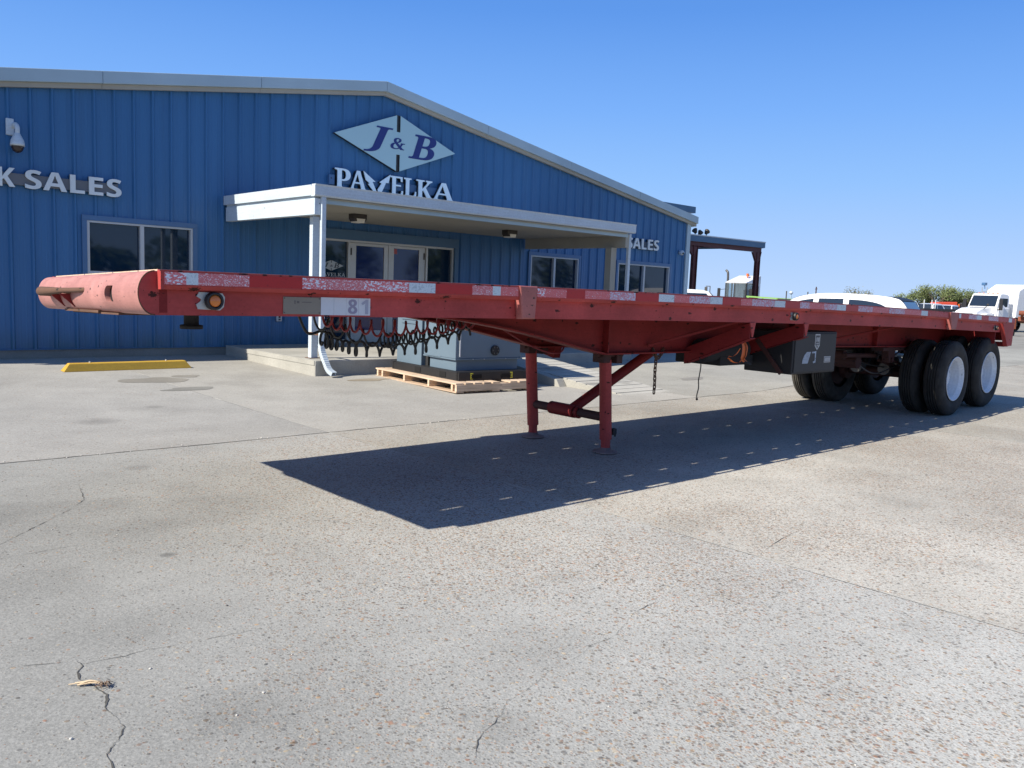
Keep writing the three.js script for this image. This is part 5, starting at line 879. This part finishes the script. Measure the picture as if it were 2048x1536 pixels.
{ // white terminal tractor
  const t = thing('yard_tractor', 'white terminal tractor with slanted roof and tall exhaust under the shed', 'truck', [49.9, -0.03, -31.5], 3.14 - 0.06), w = 0.86;
  obj('chassis', [rbx(-4.2, 1.2, 0.75, 1.0, -0.45, 0.45, 0.03), rbx(0.9, 1.75, 0.55, 1.35, -1.2, 1.2, 0.05)], M.black, t);
  const cab = obj('cab', [extr([[-0.65, 1.0], [0.85, 1.0], [0.85, 1.42], [-0.65, 1.42]], -w, w, 0.03), bx(-0.68, -0.60, 1.42, 3.1, -w, w), extr([[-0.65, 2.60], [0.85, 2.60], [0.88, 2.66], [-0.62, 3.16], [-0.68, 3.14]], -w, w, 0.02), bx(-0.62, -0.1, 1.42, 2.62, -w, -w + 0.04), bx(-0.62, -0.1, 1.42, 2.62, w - 0.04, w)], M.carWhite, t);
  obj('pillar', [[0.8, w - 0.05], [0.8, -w + 0.05], [0.12, w - 0.03], [0.12, -w + 0.03], [0.8, 0.1]].map(([x, z]) => rod([x, 1.4, z], [x, 2.64, z], 0.06, 10)), M.black, cab);
  const gl = new THREE.MeshPhysicalMaterial({ color: lin(0.75, 0.82, 0.85), roughness: 0.03, transmission: 0.95, thickness: 0, ior: 1.45 });
  obj('windshield', bx(0.84, 0.85, 1.45, 2.58, -w + 0.08, w - 0.08), gl, t);
  for (const s of [1, -1]) obj('side_window', bx(0.16, 0.76, 1.5, 2.55, s * (w - 0.02) - 0.004, s * (w - 0.02) + 0.004), gl, t);
  for (const s of [1, -1]) obj('vent_window', rbx(-0.52, -0.18, 1.75, 2.45, s * w - 0.012, s * w + 0.012, 0.01), M.carGlass, t);
  obj('seat', [rbx(-0.45, 0.0, 1.3, 1.5, -0.3, 0.25, 0.05), rbx(-0.5, -0.38, 1.5, 2.2, -0.3, 0.25, 0.05)], M.black, t);
  obj('exhaust', [rod([0.3, 1.2, w + 0.22], [0.3, 2.6, w + 0.22], 0.11, 16), tube([[0.3, 2.5, w + 0.22], [0.3, 3.1, w + 0.22], [0.3, 3.35, w + 0.26], [0.28, 3.48, w + 0.42]], 0.075, 24, 12)], M.steel, t);
  obj('beacon', [rod([-0.1, 2.98, -0.2], [-0.1, 3.14, -0.2], 0.03), rod([-0.1, 3.14, -0.2], [-0.1, 3.28, -0.2], 0.08, 14), rbx(-0.02, 0.14, 3.08, 3.2, -0.42, -0.26, 0.03)], M.orange, t);
  for (const s of [1, -1]) obj('mirror', [rod([0.8, 2.2, s * w], [0.95, 2.15, s * (w + 0.35)], 0.018, 8), rod([0.8, 1.5, s * w], [0.95, 1.6, s * (w + 0.35)], 0.018, 8), rbx(0.9, 0.97, 1.55, 2.25, s * (w + 0.42) - 0.11, s * (w + 0.42) + 0.11, 0.02)], M.black, t);
  obj('mirror_bracket', [rod([1.3, 1.2, 1.75], [1.3, 2.35, 1.75], 0.03, 8), rod([1.3, 2.35, 1.75], [1.3, 2.35, 2.1], 0.025, 8), rbx(1.24, 1.32, 1.5, 2.3, 2.0, 2.2, 0.02), rod([1.3, 1.2, 1.75], [1.3, 1.15, 1.1], 0.03, 8)], M.steel, t);
  obj('fifth_wheel', [rbx(-3.4, -2.4, 1.0, 1.2, -0.5, 0.5, 0.03), bar([-1.0, 1.05, 0], [-2.6, 1.25, 0], 0.2, 0.15)], M.black, t);
  addWheels(t, [[0.9, 0.95], [0.9, -0.95], [-2.9, 0.85], [-2.9, -0.85]], 0.5, 0.3, M.rimWhite);
}
{ // medium truck on the right: hood towards the trailer, tall body behind
  const t = thing('white_truck', 'white medium truck with sloping hood facing the trailer at the far right', 'truck', [63.0, -0.03, -22.0], Math.PI - 0.30), w = 1.12;
  // local x forward, front bumper near x = 0
  obj('hood', taper(extr([[-1.75, 0.9], [-1.75, 1.72], [-0.6, 1.58], [-0.08, 1.36], [0, 1.2], [-0.02, 0.75], [-1.75, 0.7]], -0.86, 0.86, 0.08, 4), 1.0, 0.12), M.carWhite, t);
  obj('grille', [rbx(-0.06, 0.02, 0.86, 1.24, -0.62, 0.62, 0.04)], M.silver, t); obj('grille_bar', [0, 1, 2, 3].map((k) => bx(0.02, 0.03, 0.91 + k * 0.08, 0.945 + k * 0.08, -0.55, 0.55)), M.black, t);
  for (const s of [1, -1]) {
    obj('fender', extr([[-1.62, 0.62], [-1.58, 0.95], [-1.35, 1.2], [-0.75, 1.24], [-0.3, 1.08], [-0.08, 0.8], [-0.1, 0.62], [-0.4, 0.62], [-0.52, 0.92], [-0.85, 1.05], [-1.2, 1.02], [-1.42, 0.85], [-1.48, 0.62]], s > 0 ? 0.72 : -1.16, s > 0 ? 1.16 : -0.72, 0.04, 3), M.carWhite, t);
    obj('head_lamp', rbx(-0.2, 0.0, 0.95, 1.12, s * 0.86 - 0.17, s * 0.86 + 0.17, 0.05), M.chrome, t);
    obj('door', rbx(-2.95, -1.85, 0.75, 1.66, s * w - 0.035, s * w + 0.02, 0.03), M.carWhite, t); obj('side_window', rbx(-2.85, -2.0, 1.7, 2.32, s * (w - 0.045) - 0.012, s * (w - 0.045) + 0.012, 0.03), M.carGlass, t);
    obj('mirror', [rbx(-1.78, -1.68, 1.5, 2.25, s * (w + 0.26) - 0.13, s * (w + 0.26) + 0.13, 0.04), rod([-1.8, 2.2, s * w], [-1.74, 2.2, s * (w + 0.2)], 0.02, 8), rod([-1.8, 1.55, s * w], [-1.74, 1.55, s * (w + 0.2)], 0.02, 8)], M.black, t);
    obj('hood_mirror', [rod([-0.75, 1.45, s * 0.74], [-0.85, 1.78, s * 1.0], 0.022, 8), new THREE.SphereGeometry(0.1, 14, 10).scale(0.6, 0.9, 1).translate(-0.86, 1.84, s * 1.02)], M.black, t);
  }
  obj('cab', taper(extr([[-3.05, 0.8], [-3.05, 2.48], [-2.85, 2.62], [-2.3, 2.66], [-2.05, 2.60], [-1.70, 1.72], [-1.70, 0.8]], -w, w, 0.06, 4), 1.6, 0.06), M.carWhite, t);
  obj('windshield', taper(extr([[-2.035, 2.5], [-1.72, 1.745], [-1.685, 1.745], [-2.0, 2.5]], -w + 0.12, w - 0.12), 1.6, 0.06), M.carGlass, t);
  obj('wiper', [bar([-1.72, 1.78, 0.7], [-1.84, 2.1, 0.2], 0.02, 0.015), bar([-1.72, 1.78, -0.1], [-1.84, 2.1, -0.6], 0.02, 0.015)], M.black, t);
  obj('cab_lamp', [-0.7, -0.35, 0, 0.35, 0.7].map((z) => rbx(-2.3, -2.2, 2.64, 2.70, z - 0.05, z + 0.05, 0.02)), M.amber, t);
  obj('bumper', rbx(-0.1, 0.14, 0.42, 0.72, -1.12, 1.12, 0.05), M.carWhite, t);
  obj('frame_rail', [rbx(-8.6, -0.2, 0.65, 0.9, 0.3, 0.45, 0.01), rbx(-8.6, -0.2, 0.65, 0.9, -0.45, -0.3, 0.01)], M.black, t);
  obj('hopper_body', extr([[-8.6, 1.0], [-8.8, 3.0], [-8.2, 3.35], [-4.6, 3.35], [-3.75, 2.9], [-3.6, 1.0]], -1.22, 1.22, 0.08, 3), M.carWhite, t);
  const ld = obj('ladder', [rod([-3.42, 1.0, 0.95], [-3.42, 3.1, 0.95], 0.03, 8), rod([-3.42, 1.0, 1.35], [-3.42, 3.1, 1.35], 0.03, 8)], M.silver, t); obj('rung', [0, 1, 2, 3, 4, 5].map((k) => rod([-3.42, 1.15 + k * 0.33, 0.95], [-3.42, 1.15 + k * 0.33, 1.35], 0.022, 8)), M.silver, ld);
  obj('work_light', [rod([-3.5, 3.0, 1.2], [-3.5, 3.35, 1.25], 0.03, 8), rbx(-3.6, -3.35, 3.25, 3.45, 1.1, 1.4, 0.04)], M.blueTrim, t);
  addWheels(t, [[-0.85, 0.98], [-0.85, -0.98], [-6.4, 0.95], [-6.4, -0.95]], 0.5, 0.28, M.rimWhite);
  addWheels(t, [[-6.4, 0.62], [-6.4, -0.62]], 0.5, 0.26, M.rimWhite);
}
{ // rusty implement hitch before that truck
  const t = thing('rusty_implement', 'rusty orange piece of equipment on a wheel by the white truck', 'implement', yard(2033, 50), 0.2), ru = mat([0.30, 0.085, 0.04], 0.8, 0, { map: wearRed });
  obj('frame', [bar([-0.6, 1.05, 0], [0.9, 0.9, 0], 0.3, 0.25), bar([-0.4, 1.0, 0.3], [-0.2, 0.45, 0.3], 0.12, 0.12), bar([-0.4, 1.0, -0.3], [-0.2, 0.45, -0.3], 0.12, 0.12)], ru, t); obj('arm', [bar([-0.5, 1.1, 0.05], [-1.0, 1.45, 0.05], 0.14, 0.16), rod([-0.9, 1.38, -0.1], [-0.9, 1.38, 0.3], 0.14, 16)], ru, t);
  obj('cylinder', rod([-0.3, 1.15, 0.2], [0.5, 1.3, 0.2], 0.07, 14), M.silver, t); addWheels(t, [[0.1, 0.45], [0.1, -0.45]], 0.38, 0.24, M.rimWhite);
}
{ // lime green frame, dark flat trailer, far trucks, stakes
  const t = thing('lime_frame', 'lime green steel rack with thin uprights beyond the trailer, beside the shed column', 'rack', yard(1530, 36), -0.74);
  obj('rail', [bar([-1.0, 1.66, 0], [1.0, 1.60, 0], 0.08, 0.06), bar([-1.0, 1.1, 0], [1.0, 1.1, 0], 0.08, 0.06)], M.lime, t); for (const x of [-0.95, -0.3, 0.3, 0.95]) obj('upright', bar([x, 0, 0], [x, 1.62, 0], 0.07, 0.07, [1, 0, 0]), M.lime, t);
  obj('dark_bar', [bar([0.2, 1.6, 0.4], [1.7, 1.58, 0.4], 0.1, 0.05), rod([0.55, 0, 0.4], [0.55, 1.95, 0.4], 0.025, 8), rod([1.45, 0, 0.4], [1.45, 1.95, 0.4], 0.025, 8)], M.steel, t);
  const fb = thing('dark_flatbed', 'low dark flatbed trailer with end posts far behind the white suv', 'trailer', yard(1868, 72), -0.745);
  obj('deck', rbx(-1.9, 1.6, 1.15, 1.42, -1.1, 1.1, 0.02), M.black, fb); for (const x of [-1.85, -1.2, -0.9]) obj('stake', rod([x, 1.4, 1.0], [x, 2.15, 1.0], 0.045, 8), M.galv, fb); obj('side_plate', bx(-1.2, 1.5, 0.8, 1.15, 1.05, 1.08), M.blueTrim, fb); obj('lamp', rbx(0.55, 0.85, 1.06, 1.22, 1.1, 1.13, 0.02), M.white, fb); addWheels(fb, [[-0.9, 0.9], [0.2, 0.9], [-0.9, -0.9], [0.2, -0.9]], 0.42, 0.25, M.steel);
  wagon('white_pickup', 'white pickup far behind the dark flatbed, nearer the suv', yard(1848, 92), -0.2, { L: 5.4, H: 1.95, pickup: 1.9 });
  wagon('white_pickup', 'white pickup far behind the dark flatbed, beside the orange truck', yard(1882, 95), -0.1, { L: 5.2, H: 1.88, pickup: 1.9 });
  const o = thing('orange_truck', 'orange and red work truck far back before the trees', 'truck', yard(1893, 112), -0.74); obj('cab', extr([[0.2, 0.8], [0.2, 2.1], [1.1, 2.1], [1.4, 1.5], [1.9, 1.4], [1.95, 0.8]], -1, 1, 0.06), M.orange, o); obj('bed', extr([[-2.6, 0.9], [-2.6, 1.9], [-2.4, 2.25], [0, 2.35], [0.1, 0.9]], -1.1, 1.1, 0.05), M.orangeRed, o); obj('window', bx(0.4, 1.0, 1.5, 2.0, 1.0, 1.012), M.carGlass, o); addWheels(o, [[1.3, 0.9], [-1.6, 0.9], [1.3, -0.9], [-1.6, -0.9]], 0.5, 0.3, M.steel);
  const rack = thing('dark_stack', 'dark stack of steel frames with uprights left of the white truck', 'steel stack', yard(1918, 80), -0.74); obj('frame', [0, 1, 2, 3].map((k) => rbx(-1.1 + k * 0.03, 1.1 - k * 0.06, 0.1 + k * 0.36, 0.36 + k * 0.36, -0.8, 0.8, 0.02)), M.blackMatt, rack); for (const [x, h] of [[-1.1, 1.7], [-0.75, 2.1], [-0.4, 1.8], [-0.05, 2.2], [0.3, 1.75], [0.65, 2.3], [1.0, 1.9]]) obj('post', bx(x, x + 0.08, 0, h, 0.82, 0.88), M.black, rack);
  const pole = thing('utility_pole', 'thin utility pole with a crossarm on the horizon above the suv', 'utility pole', yard(1620, 230)); obj('pole', rod([0, 0, 0], [0, 5.9, 0], 0.2, 10, 0.14), M.redOxide, pole); obj('crossarm', bar([-1.2, 5.3, 0.9], [1.2, 5.3, -0.9], 0.16, 0.2), M.redOxide, pole);
  const lp = thing('yard_lamp', 'small white globe lamp on a thin post left of the suv roof', 'lamp', yard(1571, 48)); obj('post', rod([0, 0, 0], [0, 1.95, 0], 0.03, 8), M.whiteTrim, lp); obj('globe', new THREE.SphereGeometry(0.1, 14, 10).translate(0, 2.02, 0), M.white, lp);
}
// trees: wind-bent scrub, every crown a cloud of small leaf faces over forked limbs
const leafM = [mat([0.13, 0.165, 0.06], 0.8), mat([0.165, 0.20, 0.075], 0.8), mat([0.11, 0.145, 0.06], 0.8), mat([0.20, 0.20, 0.11], 0.8)], bark = mat([0.10, 0.08, 0.06], 0.95);
function tree(label, pos, H, Wd, seed, leaves, size, m, bare = 0, group) {
  const t = thing('scrub_tree', label, 'tree', pos, 0, group), r = rng(seed), limbs = [], clumps = [];
  const fork = (p, d, len, rad, depth) => {
    const q = [p[0] + d[0] * len, p[1] + d[1] * len, p[2] + d[2] * len]; limbs.push(rod(p, q, rad, 6, rad * 0.65));
    if (depth === 0) { clumps.push(q); return; }
    if (depth < 3) clumps.push(q);
    const n = 2 + (r() > 0.45 ? 1 : 0); for (let k = 0; k < n; k++) { const e = [d[0] + (r() - 0.4) * 1.3 * Wd / H, Math.max(0.02, d[1] * 0.75 + (r() - 0.4) * 0.5), d[2] + (r() - 0.5) * 1.3], l = Math.hypot(...e); fork(q, e.map((v) => v / l), len * (0.62 + 0.2 * r()), rad * 0.62, depth - 1); }
  };
  for (let k = 0; k < 2 + (Wd > H ? 2 : 0); k++) { const a = (k / 3 - 0.3) * Wd / H + 0.25; const l = Math.hypot(a, 1, 0.3); fork([0, 0, 0], [a / l, 1 / l, (r() - 0.5) * 0.5], H * 0.30, H * 0.028, 4); }
  let top = 0; for (const c of clumps) top = Math.max(top, c[1]); const sy = (H * 0.93) / top;
  const P = [], N = [];
  for (let k = 0; k < leaves; k++) {
    const c = clumps[(r() * clumps.length) | 0], R = H * (0.11 + 0.15 * r()), u = r() * 6.283, v = Math.acos(2 * r() - 1), q = Math.cbrt(r()) * R, x = c[0] + Math.sin(v) * Math.cos(u) * q * 1.25, y = c[1] * sy + Math.cos(v) * q * 0.75, z = c[2] + Math.sin(v) * Math.sin(u) * q;
    if (bare && r() < bare) continue; if (y < H * 0.06) continue;
    const a = new THREE.Vector3(r() - 0.3, r() - 0.5, r() - 0.5).normalize().multiplyScalar(size * (0.6 + 0.8 * r())), b = new THREE.Vector3(r() - 0.5, r() - 0.5, r() - 0.5).normalize().multiplyScalar(size * 0.42);
    P.push(x - a.x, y - a.y, z - a.z, x + b.x, y + b.y, z + b.z, x + a.x, y + a.y, z + a.z); P.push(x - a.x, y - a.y, z - a.z, x + a.x, y + a.y, z + a.z, x - b.x, y - b.y, z - b.z);
  }
  const g = new THREE.BufferGeometry(); g.setAttribute('position', new THREE.BufferAttribute(new Float32Array(P), 3)); g.computeVertexNormals();
  obj('trunk', limbs.map((l) => l.scale(1, sy, 1)), bark, t); obj('crown', g, m, t); void N;
}
tree('low green scrub tree at the left end of the tree clump', yard(1788, 128), 3.4, 7, 3, 3400, 0.15, leafM[1]);
tree('dense green scrub tree left of the middle of the clump', yard(1824, 132), 4.2, 7.5, 4, 4600, 0.15, leafM[0]);
tree('tallest scrub tree in the middle of the clump', yard(1860, 128), 4.9, 7, 5, 5200, 0.15, leafM[1]);
tree('dark green scrub tree right of the middle of the clump', yard(1892, 131), 4.5, 7, 6, 5000, 0.15, leafM[2]);
tree('scrub tree at the right end of the clump, beside the white truck', yard(1925, 128), 4.4, 6, 8, 4600, 0.15, leafM[0]);
tree('small sparse scrub tree standing alone above the suv roof', yard(1700, 140), 4.3, 4.5, 12, 1500, 0.15, leafM[3], 0.2);
{ // far wood across the yard, seen only as a mirror image in the panes
  const r = rng(91), P = [];
  for (let k = 0; k < 26; k++) { const cx = 8 + k * 6.4 + r() * 3, cz = 74 + r() * 14, H = 4.5 + 3.5 * r(); for (let q = 0; q < 420; q++) { const u = r() * 6.283, h = Math.pow(r(), 0.7), R = 3.6 * Math.sqrt(1 - Math.pow(h * 1.6 - 0.7, 2) * 0.7) * Math.sqrt(r()), x = cx + Math.cos(u) * R, y = h * H, z = cz + Math.sin(u) * R, s = 0.3 + 0.4 * r(); P.push(x - s, y, z, x + s * (r() - 0.2), y + s * r(), z + s, x + s, y - s * r(), z - s * r()); } }
  const g = new THREE.BufferGeometry(); g.setAttribute('position', new THREE.BufferAttribute(new Float32Array(P), 3)); g.computeVertexNormals();
  tag(obj('tree_line', g, leafM[2]), 'dark line of distant trees mirrored low in the right hand window panes', 'trees').userData.kind = 'stuff';
  const p = thing('power_pole', 'tall wooden power pole mirrored in the left window pane', 'utility pole', [14.2, -0.03, 34]); obj('pole', rod([0, 0, 0], [0, 9.5, 0], 0.16, 12, 0.11), bark, p); obj('crossarm', [bar([-1.2, 8.8, 0], [1.2, 8.8, 0], 0.1, 0.12)], bark, p);
}
struct(tag(obj('field', extr([[0, 0], [1, 0]].concat([[1, 0.02], [0, 0.02]]), 0, 1).scale(420, 1, 900).translate(115, -0.029, -640), mat([0.20, 0.19, 0.10], 0.95, 0, { map: grimeTex })), 'dry grass field beyond the yard', 'field'));

renderer.render(scene, camera);
